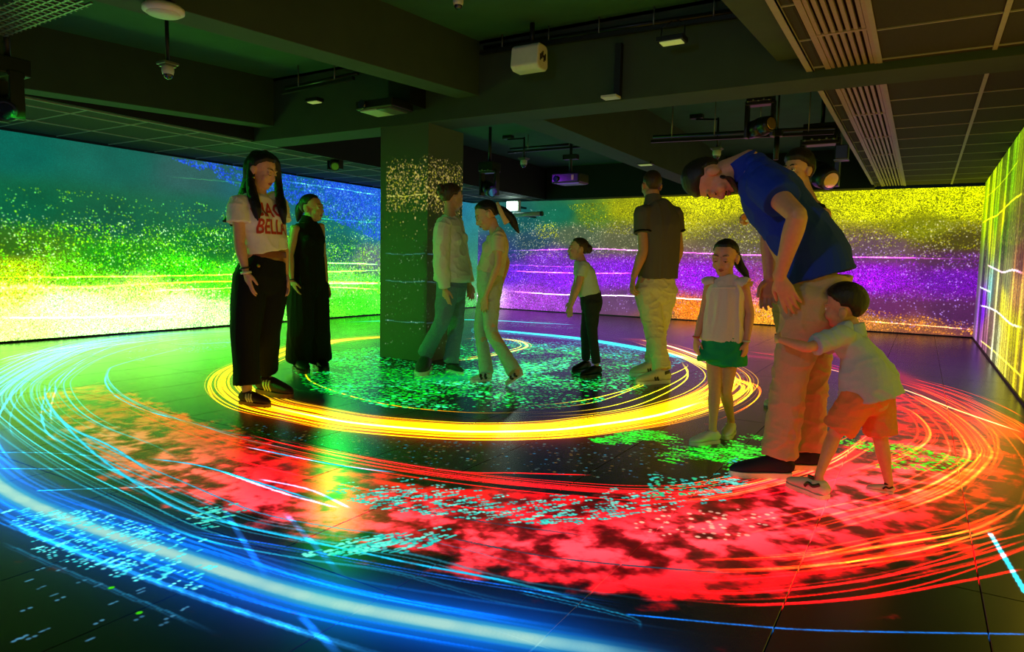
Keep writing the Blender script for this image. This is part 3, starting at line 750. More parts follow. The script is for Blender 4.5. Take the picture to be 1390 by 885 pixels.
structure(MB().box((-6.60, (MB_Y0 + YEND) / 2, 2.385), (.03, MB_Y0 - YEND, .17)).build('trim_2', M_FASCIA))
structure(MB().box((-.765, (MB_Y1 + YB) / 2, 2.64), (.03, YB - MB_Y1, .60)).build('trim_3', M_FASCIA))
structure(MB().box((-.755, (YEND + YB) / 2, Z_TILE_R + .004), (.05, YB - YEND, .02)).build('trim_4', M_RAIL))

# suspended tile ceilings: tiles and rails are single pieces
def grid_ceiling(name, xsplit, ysplit, z, rail_w):
    root = structure(MB().box(((xsplit[0] + xsplit[-1]) / 2, (ysplit[0] + ysplit[-1]) / 2, z + .05), (xsplit[-1] - xsplit[0], ysplit[-1] - ysplit[0], .02)).build(name, M_FASCIA))
    memo = {}
    for i in range(len(xsplit) - 1):
        for j in range(len(ysplit) - 1):
            sx, sy = xsplit[i + 1] - xsplit[i] - .016, ysplit[j + 1] - ysplit[j] - .012
            key = (round(sx, 3), round(sy, 3))
            if key not in memo:
                m = MB().box((0, 0, .006), (sx, sy, .012)); m.box((0, 0, -.001), (sx - .02, sy - .02, .004)); memo[key] = m.mesh('ceiling_tile'); memo[key].materials.append(M_TILE)
            o = link('ceiling_tile', memo[key], root); o.location = ((xsplit[i] + xsplit[i + 1]) / 2, (ysplit[j] + ysplit[j + 1]) / 2, z + .004)
    for k, x in enumerate(xsplit[:-1] if xsplit[0] > -2 else xsplit[1:]):
        MB().box((x, (ysplit[0] + ysplit[-1]) / 2, z), (rail_w, ysplit[-1] - ysplit[0], .012)).build('ceiling_rail', M_RAIL, root)
    memo2 = MB().box((0, 0, 0), (xsplit[-1] - xsplit[0], .012, .008)).mesh('cross_rail'); memo2.materials.append(M_RAIL)
    for y in ysplit[1:-1]:
        o = link('cross_rail', memo2, root); o.location = ((xsplit[0] + xsplit[-1]) / 2, y, z)
    return root
yl = [2.27 + .57 * k for k in range(0, 18)] + [YB]
grid_ceiling('ceiling', [XL, -7.70, -6.96, -6.65], yl, 2.296, .022)
yr = [2.632 + .615 * k for k in range(0, 16)] + [YB]
grid_ceiling('ceiling', [-.735, -.66], yr, Z_TILE_R, .012)
grid_ceiling('ceiling', [-.33, .285, XR], yr, Z_TILE_R, .026)

# linear air vent between the tiles
M_VENT = material('vent_metal', (150, 132, 128), 0.45, noise=.05, scale=30)
M_HOLE = material('vent_dark', (6, 6, 6), 0.9, noise=.1, scale=9)
vent = thing('air_vent', (-.495, 7.5, Z_TILE_R), 'long slotted metal air vent set in the tiled ceiling above the right wall', 'vent')
def vloc(o): o.location = (-.495, 7.5, Z_TILE_R); return o
VX = -.495; va, vb = 2.7, YB - .02
MB().box((VX, (va + vb) / 2, Z_TILE_R + .045), (.30, vb - va, .01)).build('back_plate', M_HOLE, vent)
for s in (-1, 1):
    MB().box((VX + s * .148, (va + vb) / 2, Z_TILE_R + .004), (.034, vb - va, .016)).build('side_frame', M_VENT, vent)
for k in range(7):
    MB().box((VX - .117 + .039 * k, (va + vb) / 2, Z_TILE_R + .010), (.021 if k else .021, vb - va, .020)).build('slat', M_VENT, vent)
y = va + .55
while y < vb:
    MB().box((VX, y, Z_TILE_R + .004), (.27, .030, .014)).build('cross_bar', M_VENT, vent); y += 1.18
for o in vent.children: o.matrix_parent_inverse = vent.matrix_basis.inverted()

# ================================================================ things hung from the ceiling
M_BLACK = material('black_metal', (14, 14, 15), 0.45, noise=.1, scale=30)
M_BLACKP = material('black_plastic', (20, 20, 21), 0.35, noise=.08, scale=50)
M_WHITEP = material('white_plastic', (205, 205, 195), 0.4, noise=.03, scale=30)
M_GREY = material('grey_metal', (120, 122, 120), 0.4, metal=.6, noise=.05, scale=30)
M_LENS = material('lens_glass', (30, 36, 60), 0.05, spec=.9, noise=.1, scale=8)
M_GOLD = material('warm_lens', (200, 170, 110), 0.15, metal=.7, noise=.1, scale=20)
M_PANEL = material('matt_panel', (190, 195, 180), 0.5, noise=.03, scale=20)
M_FLOOD = material('glowing_flood_panel', (190, 200, 150), .5, noise=.03, emit=(190, 205, 110), estr=.35)
M_LAMP = material('lit_lamp_panel', (255, 255, 255), 0.5, emit=(215, 255, 240), estr=14.0)

def fit(root):
    """parts were modelled in room coordinates: keep them there under an Empty that stands at the base of the thing"""
    bpy.context.view_layer.update()
    inv = root.matrix_world.inverted()
    for o in root.children: o.matrix_parent_inverse = inv
    return root
def zat(xy, px, py):
    d = ray(px, py); return EYE + d[2] * math.hypot(*xy) / math.hypot(*d[:2])
def ceil_z(y): return 2.95 - .061 * (5.167 - y) if y < MB_Y0 else SLAB

# round ceiling disc and dome camera near the left
p = onz(222, 19, 2.235); dx, dy = p[0], p[1]
t = thing('ceiling_disc', (dx, dy, 2.235), 'round white ceiling disc with a pale face near the top left, above the dome camera', 'speaker')
MB().lathe((dx, dy, 2.235), [(.02, 0), (.085, 0), (.102, .010), (.102, .028), (.085, .042)], 32).build('disc_body', M_WHITEP, t)
MB().lathe((dx, dy, 2.231), [(.02, 0), (.080, 0), (.083, .006)], 32).build('face_plate', M_PANEL, t)
MB().tube((dx, dy, 2.27), (dx, dy, 2.32), .02).build('hanger', M_BLACK, t)
MB().bar((dx + .04, dy, 2.265), (dx + .10, dy + .01, 2.33), .03, .03).build('bracket', M_BLACK, t)
fit(t)
def rod_camera(xy, z_plate, z_top, label, arm=None, s=1.0):
    x, y = xy
    t = thing('dome_camera', (x, y, z_plate - .10), label, 'camera')
    r = MB().tube((x, y, z_plate), (x, y, z_top), .013, n=10)
    r.build('rod', M_BLACK, t)
    pl = MB().box((x, y, z_plate), (.11 * s, .11 * s, .018)); pl.box((x, y, z_plate - .016), (.085 * s, .085 * s, .016)); pl.build('mount_plate', M_GREY, t, bevel=.003)
    MB().lathe((x, y, z_plate - .075 * s), [(.036 * s, 0), (.042 * s, .02), (.042 * s, .05 * s), (.036 * s, .058 * s)], 20).build('housing', M_WHITEP, t)
    MB().ball((x, y, z_plate - .075 * s), (.034 * s, .034 * s, .034 * s)).build('dome', M_LENS, t)
    MB().path([(x + .01, y, z_plate), (x + .05, y - .02, z_plate + .07), (x + .015, y, z_plate + .22)], .003, 6).build('cable', M_BLACK, t)
    if arm is not None:
        a = Vector(arm)
        MB().bar(a, (x, y, z_top - .02), .022, .022).tube(a, (a.x, a.y, a.z + .06), .02).build('bracket_arm', M_BLACK, t)
        MB().box((a.x, a.y, a.z + .03), (.16, .09, .05)).build('junction_box', M_BLACKP, t, bevel=.006)
    return fit(t)
p = onz(222, 22, 2.68)
rod_camera((p[0] + .02, p[1] + .01), zat(p[:2], 226, 87), ceil_z(p[1]), 'silver dome camera on a black rod below the round white ceiling disc')
p = ony(622, 4, 4.15)
rod_camera((p[0], p[1]), p[2] + .05, ceil_z(p[1]), 'small dome camera cut off by the top edge, between two ceiling beams', s=.9)
p = ony(711, 218, 8.75)
a = ony(690, 183, 8.95); a[2] = SLAB - .055
rod_camera((p[0], p[1]), p[2] + .03, zat(p[:2], 711, 186), 'dome camera on an angled bracket left of the hanging projector', arm=a, s=1.2)
a2 = Vector(a); 
p = ony(973, 205, 8.5); b = ony(946, 158, 8.75); b[2] = SLAB - .055
rod_camera((p[0], p[1]), p[2] + .03, zat(p[:2], 974, 160), 'dome camera on an angled bracket above the bending man in blue', arm=b, s=1.2)

# light rails
def rail(a, b, label, n=3, drop=True):
    a, b = Vector(a), Vector(b)
    t = thing('light_rail', (a + b) / 2, label, 'rail')
    MB().bar(a, b, .035, .03).build('track', M_BLACK, t)
    MB().tube(a + Vector((0, .06, .06)), b + Vector((0, .06, .06)), .018).build('conduit', M_BLACKP, t)
    for k in range(n):
        q = a.lerp(b, (k + .5) / n)
        if q.z < ceil_z(q.y) - .05: MB().tube(q, (q.x, q.y, ceil_z(q.y)), .006).build('hanger', M_GREY, t)
    return fit(t)
rail(ony(652, 72, 5.10), ony(1012, 20, 5.10), 'long black light rail along the front face of the main beam', 5)
rail(ony(382, 126, 4.9), ony(480, 106, 4.9), 'short black light rail between two beams, above the woman in the white shirt', 2)
rail(ony(690, 207, 9.0), ony(802, 198, 9.0), 'thin black light rail behind the column, above the hanging projector', 2)
rail(ony(884, 192, 7.3), ony(1132, 180, 7.3), 'black light rail above the bending man and the person behind him', 4)
rail(ony(95, -6, 3.3), ony(160, 14, 3.3), 'black light rail at the top left, left of the round disc', 2)

# flood lights
def flood(px, py, Y, w, label, ztop, tilt=.0):
    c = Vector(ony(px, py, Y))
    t = thing('flood_light', c, label, 'light')
    MB().box(c + Vector((0, 0, .02)), (w, w * .62, .035)).build('housing', M_BLACKP, t, bevel=.004)
    MB().box(c + Vector((0, 0, -.001)), (w * .78, w * .44, .008)).build('front_panel', M_FLOOD, t)
    if ztop - c.z > .1:
        for s in (-1, 1): MB().path([c + Vector((s * w * .45, 0, .03)), c + Vector((s * w * .42, .02, .12)), c + Vector((s * w * .1, .05, ztop - c.z))], .005, 6).build('yoke_arm', M_BLACK, t)
    return fit(t)
flood(912, 58, 4.90, .20, 'small flood light with a pale panel hung right of the white projector', 2.76)
flood(427, 139, 4.86, .16, 'small flood light hanging from the short rail above the woman in the white shirt', 2.62)
flood(876, 224, 8.45, .20, 'flat pale light under the rear beam, right above the man in the grey polo', 2.30)

# white projector
c = Vector(ony(719, 82, 4.88))
t = thing('short_throw_projector', c, 'white wedge shaped projector hung under the long light rail on the main beam', 'projector')
m = MB(); prof = [(-.085, .085), (-.06, .11), (.05, .11), (.075, .085), (.085, -.055), (.055, -.09), (-.06, -.09), (-.10, -.06)]
m.prism([c + Vector((-.125, y, z)) for y, z in prof], (.25, 0, 0)); m.build('body', M_WHITEP, t, bevel=.012)
for k in range(5): MB().box(c + Vector((.126, -.05 + .02 * k, .0 + .015 * (k % 3))), (.006, .012, .05)).build('side_vent', M_BLACK, t)
MB().box(c + Vector((0, .02, .12)), (.20, .10, .03)).build('mount_plate', M_BLACK, t)
MB().tube(c + Vector((0, .03, .12)), c + Vector((0, .03, .30)), .02).build('mount_pole', M_BLACK, t)
fit(t)
# dark conduit and plate under main beam
c = Vector(ony(829, 132, 5.08))
t = thing('cable_conduit', c, 'dark vertical conduit ending in a small pale plate on the face of the main beam', 'conduit')
MB().box((c.x + .035, MB_Y0 - .03, (c.z + 2.72) / 2), (.05, .05, 2.72 - c.z)).build('duct', M_BLACK, t)
MB().box((c.x, c.y, c.z), (.13, .10, .02)).build('end_plate', M_PANEL, t, bevel=.003)
fit(t)
# box projector near the column
c = Vector(ony(522, 152, 4.85))
t = thing('box_projector', c, 'flat black projector hung on a wide black mount just in front of the column top', 'projector')
MB().box(c + Vector((0, 0, .045)), (.44, .30, .08)).build('body', M_BLACKP, t, bevel=.012)
MB().box(c + Vector((-.09, 0, .0)), (.20, .24, .012)).build('bottom_plate', M_PANEL, t)
MB().box(c + Vector((.09, 0, .0)), (.16, .24, .010)).build('filter_cover', M_GREY, t)
MB().tube(c + Vector((-.12, -.15, .045)), c + Vector((-.12, -.18, .045)), .04).build('lens', M_LENS, t)
MB().box(c + Vector((.10, .205, .21)), (.26, .24, .28)).build('mount', M_BLACK, t)
fit(t)
# projector on a pole at the back
c = Vector(ony(774, 243, 8.9))
t = thing('hanging_projector', c, 'black projector on a pole hanging from the ceiling right of the column', 'projector')
MB().box(c, (.44, .34, .14)).build('body', M_BLACKP, t, bevel=.02)
MB().box(c + Vector((.03, -.01, -.074)), (.34, .25, .01)).build('bottom_plate', material('violet_grey_plate', (150, 140, 165), .5, noise=.05), t)
MB().tube(c + Vector((-.13, -.15, -.01)), c + Vector((-.15, -.19, -.01)), .045).build('lens', M_LENS, t)
MB().box(c + Vector((.12, -.171, .0)), (.035, .01, .07)).build('label_plate', material('yellow_plate', (170, 165, 60), .5, noise=.05), t)
MB().tube(c + Vector((0, 0, .06)), c + Vector((0, 0, SLAB - c.z)), .022).build('pole', M_BLACK, t)
MB().box(c + Vector((0, 0, .31)), (.22, .10, .07)).build('mount', M_BLACK, t, bevel=.006)
fit(t)

# moving head lights
def moving_head(px, py, Y, s, label, ztop, look=(.5, -.6, -.6), lens=M_LENS):
    c = Vector(ony(px, py, Y))
    t = thing('moving_head_light', c, label, 'light')
    MB().box(c + Vector((0, 0, .30 * s)), (.24 * s, .22 * s, .13 * s)).build('base', M_BLACKP, t, bevel=.008)
    m = MB()
    for q in (-1, 1): m.box(c + Vector((q * .125 * s, 0, .08 * s)), (.035 * s, .10 * s, .36 * s))
    m.box(c + Vector((0, 0, .235 * s)), (.27 * s, .12 * s, .04 * s)); m.build('yoke', M_BLACKP, t, bevel=.006)
    d = Vector(look).normalized()
    h = MB().tube(c - d * .12 * s, c + d * .05 * s, .085 * s, .095 * s, 20).tube(c + d * .05 * s, c + d * .15 * s, .095 * s, .075 * s, 20)
    h.build('lamp_head', M_BLACKP, t)
    MB().tube(c + d * .148 * s, c + d * .156 * s, .062 * s, .058 * s, 20).build('lens', lens, t)
    for q in range(5): MB().ball(c + Vector(((-.1 + .05 * q) * s, -.115 * s, .24 * s + .01 * (q % 2))), .009 * s, 8, 5).build('connector', M_GREY, t)
    MB().tube(c + Vector((0, 0, .36 * s)), (c.x, c.y, max(ztop, c.z + .38 * s)), .022).build('clamp', M_BLACK, t)
    return fit(t)
moving_head(13, 146, 2.45, .95, 'black moving head light at the left edge with a small bluish lens', 2.72, (.75, -.5, -.35))
moving_head(455, 222, 6.6, .80, 'small black moving head light left of the column, above the woman in black', 2.6, (.6, -.6, -.4), M_GOLD)
moving_head(664, 256, 8.2, 1.0, 'black moving head light right of the column, aimed to the right', 2.9, (.7, -.5, -.4))
moving_head(1031, 173, 6.5, .9, 'black moving head light with a warm lens below the main beam, above the bending man', 2.9, (.8, -.5, .1), M_GOLD)
moving_head(1112, 236, 7.75, 1.35, 'large black moving head light above the person behind the bending man', 2.9, (.6, -.6, -.4), M_GOLD)
# short dark device and pole on the rail
c = Vector(ony(1054, 200, 7.12))
t = thing('hanging_pole', c, 'short black pole with connectors hung on the rail above the man in blue', 'pole')
MB().tube(c + Vector((0, 0, -.12)), c + Vector((0, 0, .12)), .025).build('shaft', M_BLACK, t)
MB().box(c + Vector((0, 0, .13)), (.10, .08, .06)).build('clamp', M_BLACKP, t, bevel=.004)
MB().tube(c + Vector((0, 0, .13)), (c.x, c.y, SLAB), .010).build('suspension_rod', M_BLACK, t)
fit(t)
c = Vector(ony(1143, 207, 7.4))
t = thing('wall_speaker', c, 'small black wall speaker on the dark trim at the end of the rail', 'speaker')
MB().box(c, (.12, .10, .14)).build('cabinet', M_BLACKP, t, bevel=.01)
MB().box(c + Vector((0, 0, -.075)), (.13, .10, .012)).build('shelf_bracket', M_GREY, t)
fit(t)
# cable tray at the top left corner
a, b = Vector(onz(-30, 40, 2.50)), Vector(onz(88, -8, 2.50))
t = thing('cable_tray', a.lerp(b, .5), 'perforated metal cable tray in the top left corner', 'tray')
d = (b - a).normalized(); n = Vector((-d.y, d.x, 0))
for k in range(6):
    MB().bar(a + n * (.05 * k - .1), b + n * (.05 * k - .1), .012, .012).build('long_wire', M_GREY, t)
me = MB().bar(-n * .12, n * .17, .012, .012).mesh('cross_wire'); me.materials.append(M_GREY)
L = (b - a).length
for k in range(int(L / .07)):
    o = link('cross_wire', me, t); o.location = a + d * (.07 * k + .03)
fit(t)
# lit white lamp and dark tube on the back-left wall
c = Vector(ony(697, 280, 11.9))
t = thing('wall_lamp', c, 'glaring square white lamp high in the back left corner', 'lamp')
MB().box(c, (.30, .10, .22)).build('housing', M_WHITEP, t, bevel=.01)
MB().box(c + Vector((0, -.055, 0)), (.25, .012, .17)).build('lit_panel', M_LAMP, t)
MB().box(c + Vector((0, .25, 0)), (.04, .50, .04)).build('wall_arm', M_BLACK, t)
fit(t)
a, b = Vector(ony(694, 292, 11.7)), Vector(ony(734, 290, 11.7))
t = thing('sensor_tube', (a + b) / 2, 'horizontal pale tube with a dark cap under the glaring lamp', 'tube')
MB().tube(a, b, .045, n=16).build('tube_body', M_PANEL, t)
MB().tube(b, b.lerp(a, -.06), .048, n=16).build('end_cap', M_BLACK, t)
MB().bar(a.lerp(b, .2), a.lerp(b, .2) + Vector((0, .75, 0)), .04, .03).build('wall_arm', M_BLACK, t)
fit(t)

# ================================================================ people: builders
_T3 = np.random.default_rng(5).random((32, 32, 32)).astype(np.float32)
def n3(P):
    i = np.floor(P).astype(int); f = P - i; f = f * f * (3 - 2 * f); i &= 31; j = (i + 1) & 31
    g = lambda a, b, c: _T3[a[:, 0], b[:, 1], c[:, 2]]
    x, y, z = f.T
    return ((g(i, i, i) * (1 - x) + g(j, i, i) * x) * (1 - y) + (g(i, j, i) * (1 - x) + g(j, j, i) * x) * y) * (1 - z) + ((g(i, i, j) * (1 - x) + g(j, i, j) * x) * (1 - y) + (g(i, j, j) * (1 - x) + g(j, j, j) * x) * y) * z

def spline(vals, k):
    P = np.array(vals, float)
    if P.ndim == 1: P = P[:, None]
    if k <= 1 or len(P) < 2: return P
    Q = np.vstack([2 * P[0] - P[1], P, 2 * P[-1] - P[-2]]); out = []
    t = np.linspace(0, 1, k, endpoint=False)[:, None]
    for i in range(1, len(Q) - 2):
        a, b, c, d = Q[i - 1:i + 3]
        out.append(0.5 * ((2 * b) + (c - a) * t + (2 * a - 5 * b + 4 * c - d) * t ** 2 + (3 * b - a - 3 * c + d) * t ** 3))
    out.append(P[-1][None]); return np.vstack(out)

def loft(mb, path, radii, side=None, n=16, k=4, caps=(.7, .7), expo=2.0):
    """closed skin through elliptical sections; radii: r or (across, depth); side: vector(s) of the 'across' direction"""
    rr = [(r, r) if not hasattr(r, '__len__') else tuple(r) for r in radii]
    P = spline([tuple(p) for p in path], k); R = np.maximum(spline(rr, k), .0015)
    m = len(P)
    T = np.gradient(P, axis=0); T /= np.linalg.norm(T, axis=1)[:, None] + 1e-9
    if side is None:
        s0 = np.cross(T[0], [0.3, .9, .2]); S = np.repeat(s0[None], m, 0)
    else:
        sd = [tuple(v) for v in side] if isinstance(side, (list, tuple)) and not isinstance(side, Vector) else [tuple(side)] * len(path)
        S = spline(sd, k)
    S = S - T * (S * T).sum(1)[:, None]; S /= np.linalg.norm(S, axis=1)[:, None] + 1e-9
    D = np.cross(T, S)
    q = np.linspace(0, 2 * math.pi, n, endpoint=False)
    ca, sa = np.cos(q), np.sin(q)
    if expo != 2.0:
        ca = np.sign(ca) * np.abs(ca) ** (2 / expo); sa = np.sign(sa) * np.abs(sa) ** (2 / expo)
    rings = []
    def ring(c, s, d, a, b): return c + s * (a * ca)[:, None] + d * (b * sa)[:, None]
    if caps[0]:
        for h in (.92, .62): 
            sc = math.sqrt(1 - h * h); rings.append(ring(P[0] - T[0] * h * caps[0] * min(R[0]), S[0], D[0], R[0, 0] * sc, R[0, 1] * sc))
    for i in range(m): rings.append(ring(P[i], S[i], D[i], R[i, 0], R[i, 1]))
    if caps[1]:
        for h in (.62, .92):
            sc = math.sqrt(1 - h * h); rings.append(ring(P[-1] + T[-1] * h * caps[1] * min(R[-1]), S[-1], D[-1], R[-1, 0] * sc, R[-1, 1] * sc))
    V = np.vstack(rings); M = len(rings); fs = []
    for j in range(M - 1):
        a = j * n
        fs += [(a + i, a + (i + 1) % n, a + n + (i + 1) % n, a + n + i) for i in range(n)]
    fs += [tuple(reversed(range(n))), tuple((M - 1) * n + i for i in range(n))]
    mb.add([tuple(v) for v in V], fs, True)
    return mb

def merge(mb, voxel, smooth=2, dec=None, name='mesh'):
    """all the overlapping closed shapes become one continuous skin"""
    me = mb.mesh('raw'); o = bpy.data.objects.new('raw', me); COL.objects.link(o)
    r = o.modifiers.new('r', 'REMESH'); r.mode = 'VOXEL'; r.voxel_size = voxel; r.use_smooth_shade = True
    if smooth:
        s = o.modifiers.new('s', 'SMOOTH'); s.factor = .5; s.iterations = smooth
    if dec:
        d = o.modifiers.new('d', 'DECIMATE'); d.ratio = dec
    dg = bpy.context.evaluated_depsgraph_get()
    out = bpy.data.meshes.new_from_object(o.evaluated_get(dg)); out.name = name
    bpy.data.objects.remove(o); bpy.data.meshes.remove(me)
    out.polygons.foreach_set('use_smooth', np.ones(len(out.polygons), bool))
    return out

def folds(me, amp, scale, seed=0, stretch=(1, 1, 1), fine=.35, where=None, axis=None):
    """cloth wrinkles: ridged noise pushed along the normals"""
    n = len(me.vertices); co = np.empty(n * 3, np.float32); no = np.empty(n * 3, np.float32)
    me.vertices.foreach_get('co', co); me.vertices.foreach_get('normal', no)
    co = co.reshape(-1, 3); no = no.reshape(-1, 3)
    P = co / scale * np.array(stretch) + seed * 3.7
    w = n3(P * .5 + 9) - .5
    a = 1 - np.abs(2 * n3(P + w[:, None] * 1.5) - 1); b = 1 - np.abs(2 * n3(P * 2.1 + 5) - 1)
    h = (a ** 2 - .45) + fine * (b ** 2 - .45)
    if where is not None: h = h * where(co)
    co += no * (h * amp)[:, None]
    me.vertices.foreach_set('co', co.ravel()); me.update()
    return me

SKIN = {}
def skin(tone):
    if tone not in SKIN: SKIN[tone] = material('skin', tone, .5, noise=.06, scale=60, bump=.05, bscale=400)
    return SKIN[tone]
def cloth(name, color, rough=.85, noise=.06, scale=300, bump=.25, bscale=900): return material(name, color, rough, noise=noise, scale=scale, bump=bump, bscale=bscale, spec=.2)
def hair_mat(color): return material('hair', color, .42, noise=.45, scale=55, bump=.6, bscale=120, stretch=(3, 3, .35), spec=.4)
M_EYE = material('eye_white', (215, 212, 205), .25, noise=.03, scale=90)
M_IRIS = material('iris', (38, 26, 18), .15, noise=.2, scale=90)
M_LIP = material('lips', (150, 78, 72), .4, noise=.06, scale=90)
M_SOLE = material('white_rubber', (215, 212, 205), .6, noise=.05, scale=60)

class Person:
    def __init__(s, base, H, label, kind='male', tone=(196, 148, 118), hs=1.0, girth=1.0, voxel=.0048):
        s.base = Vector(onz(*base)); s.H = H; s.S = H / 1.75; s.kind = kind; s.hs = hs; s.g = girth; s.vox = voxel
        f = Vector((s.base.x, s.base.y, 0)).normalized(); s.f = f; s.u = Vector((f.y, -f.x, 0)); s.z = Vector((0, 0, 1))
        s.root = thing('person', s.base, label, 'person')
        s.skin = skin(tone); s.J = {}; s.body = MB()
    def pt(s, px, py, d=0.0):
        r = Vector(ray(px, py)); c = Vector(CAM)
        t = ((s.base - c).dot(s.f) + d) / r.dot(s.f); return c + r * t
    def vec(s, u, d, z=0.0): return s.u * u + s.f * d + s.z * z
    def set(s, **k):
        for n, v in k.items(): s.J[n] = s.pt(*v) if not isinstance(v, Vector) else v
        return s
    def part(s, name, me, mat, parent=None):
        me = me.mesh(name) if isinstance(me, MB) else me
        me.transform(Matrix.Translation(-s.base)); me.update()
        me.name = name
        return link(name, me, parent or s.root, mat)
    # ---- head
    def head(s, c, fwd, up, face=True, eyes='open', jaw=1.0):
        y = fwd.normalized(); x = y.cross(up).normalized(); z = x.cross(y)
        R = Matrix((x, y, z)).transposed(); s.HR = R; s.HC = c; k = s.hs
        L = lambda p: c + R @ (Vector(p) * k); s.L = L
        b = s.body
        def E(p, r): b.ball(L(p), tuple(q * k for q in r), 24, 16, R)
        child = s.kind == 'child'
        E((0, -.014, .035), (.074, .094, .083))
        E((0, .018, -.02), (.063, .072, .093 if not child else .086))
        E((0, .042, -.083), (.034 * jaw, .036, .028)); E((0, .022, -.07), (.05 * jaw, .05, .04))
        for q in (-1, 1):
            E((q * .036, .055, -.032), (.026, .025, .028))
            E((q * .030, .072, .030), (.026, .012, .008))
            lid = {'open': ((q * .031, .0745, .0125), (.0150, .0125, .0065)), 'down': ((q * .031, .0735, .0040), (.0158, .0150, .0135))}[eyes]
            E(*lid); E((q * .031, .0735, -.0075), (.0145, .012, .005))
            E((q * .077, -.014, -.006), (.010, .020, .032)); E((q * .082, -.020, .002), (.008, .018, .024))
            E((q * .0110, .089, -.033), (.0080, .009, .0075))
        loft(b, [L((0, .082, .020)), L((0, .090, -.006)), L((0, .0985 if not child else .094, -.028)), L((0, .087, -.040))], [.007 * k, .008 * k, .0105 * k, .007 * k], x, 10, 3)
        nk = .052 * s.S if s.kind != 'male' else .060 * s.S
        if child: nk = .040 * s.S / .66 * .95
        loft(b, [s.J['nb'] - (s.J['nb'] - c).normalized() * -.03, s.J['nb'].lerp(L((0, -.03, -.06)), .5), L((0, -.022, -.05))], [(nk * 1.25, nk * 1.15), nk, nk], x, 16, 4)
        if not face: return s
        for q in (-1, 1):
            e = MB().ball(L((q * .031, .0735, .0035)), .0130 * k, 14, 10); eo = s.part('eye', e, M_EYE)
            dz = .0035 if eyes == 'open' else -.0035
            i = MB().ball(L((q * .031, .0830, dz)), (.0062 * k, .0042 * k, .0062 * k), 10, 7, R); s.part('iris', i, M_IRIS, eo)
            bw = k * (1.0 if s.kind == 'male' else .62 if s.kind == 'female' else .5)
            br = MB(); loft(br, [L((q * .014, .086, .031)), L((q * .031, .084, .035)), L((q * .050, .069, .029))], [(.0040 * bw, .0025 * k), (.0044 * bw, .0025 * k), (.0022 * bw, .002 * k)], z, 8, 4)
            s.part('eyebrow', br, s.brow)
            la = MB(); loft(la, [L((q * .018, .083, .0065 if eyes == 'open' else -.002)), L((q * .031, .0885, .0085 if eyes == 'open' else -.004)), L((q * .045, .078, .005 if eyes == 'open' else -.002))], [.0016 * k] * 3, z, 6, 3)
            s.part('eyelash', la, M_IRIS)
        lp = MB(); lw = 1.0 if s.kind == 'male' else .8; kl = k * lw
        M = lambda p: L((p[0] * lw, p[1], p[2]))
        loft(lp, [M((-.024, .074, -.061)), M((-.010, .0885, -.0565)), M((0, .090, -.058)), M((.010, .0885, -.0565)), M((.024, .074, -.061))], [.0025 * kl, .0048 * kl, .0045 * kl, .0048 * kl, .0025 * kl], z, 8, 4)
        loft(lp, [M((-.022, .074, -.063)), M((0, .0885, -.0675)), M((.022, .074, -.063))], [.0025 * kl, .0058 * kl, .0025 * kl], z, 8, 4)
        s.part('lips', merge(lp, .0018, 1, None), M_LIP)
        return s
    def hair_cap(s, mb, thick=.016, top=.072, side=.012, nape=-.062, back=1.0, recess=0.0, vol=0.0):
        """hair over the skull; outside the hair line the shell sinks under the skin"""
        k = s.hs; nu, nv = 56, 36; vs = []; fs = []
        def surf(d):
            c = Vector((0, -.014, .035)); r = Vector((.074, .094, .083)); q = 1 / math.sqrt(sum((d[i] / r[i]) ** 2 for i in range(3)))
            return c + d * q, q
        for j in range(nv + 1):
            t = math.pi * j / nv
            for i in range(nu):
                a = 2 * math.pi * i / nu
                d = Vector((math.sin(t) * math.sin(a), math.sin(t) * math.cos(a), math.cos(t)))
                p, q = surf(d)
                ang = abs(math.degrees(math.atan2(p.x, p.y + .014)))
                if ang < 38: line = top + recess * max(0, 1 - abs(ang - 24) / 14)
                elif ang < 78: line = top + (side + .02 - top) * (ang - 38) / 40
                elif ang < 112: line = side + .02 * (1 - (ang - 78) / 34) * 0 + side * 0
                else: line = side + (nape - side) * min(1, (ang - 112) / 30)
                w = max(0, min(1, (p.z - line) / .026 + .4))
                if d.z < -.75: w = 0
                th = (thick + vol * max(0, d.z) ** 2) * (1 + .25 * max(0, -d.y) * back)
                off = -.014 + (th + .014) * w
                vs.append(s.L(p + d * off))
        for j in range(nv):
            for i in range(nu):
                a = j * nu
                fs.append((a + i, a + (i + 1) % nu, a + nu + (i + 1) % nu, a + nu + i))
        fs.append(tuple(range(nu))[::-1]); fs.append(tuple(nv * nu + i for i in range(nu)))
        mb.add(vs, fs, True); return mb
    def hair(s, mb, mat, voxel=.0042, strands=.0016):
        me = merge(mb, voxel, 2); folds(me, strands, .018, 3, (1, 1, .25)); return s.part('hair', me, mat)
    # ---- hand
    def hand(s, w, direc, palm_n, thumb, size=1.0, curl=.35, spread=1.0):
        """wrist, finger direction, direction the palm faces, side of the thumb"""
        k = size * s.S if s.kind != 'child' else size * s.S * .97
        d = direc.normalized(); p = palm_n - d * palm_n.dot(d); p.normalize(); a = thumb - d * thumb.dot(d) - p * thumb.dot(p); a.normalize()
        b = s.body
        K = w + d * .085 * k + p * .006 * k
        loft(b, [w - d * .02 * k, w + d * .02 * k, w + d * .055 * k, K], [(.024 * k, .018 * k), (.030 * k, .016 * k), (.039 * k, .0145 * k), (.038 * k, .0125 * k)], a, 14, 3)
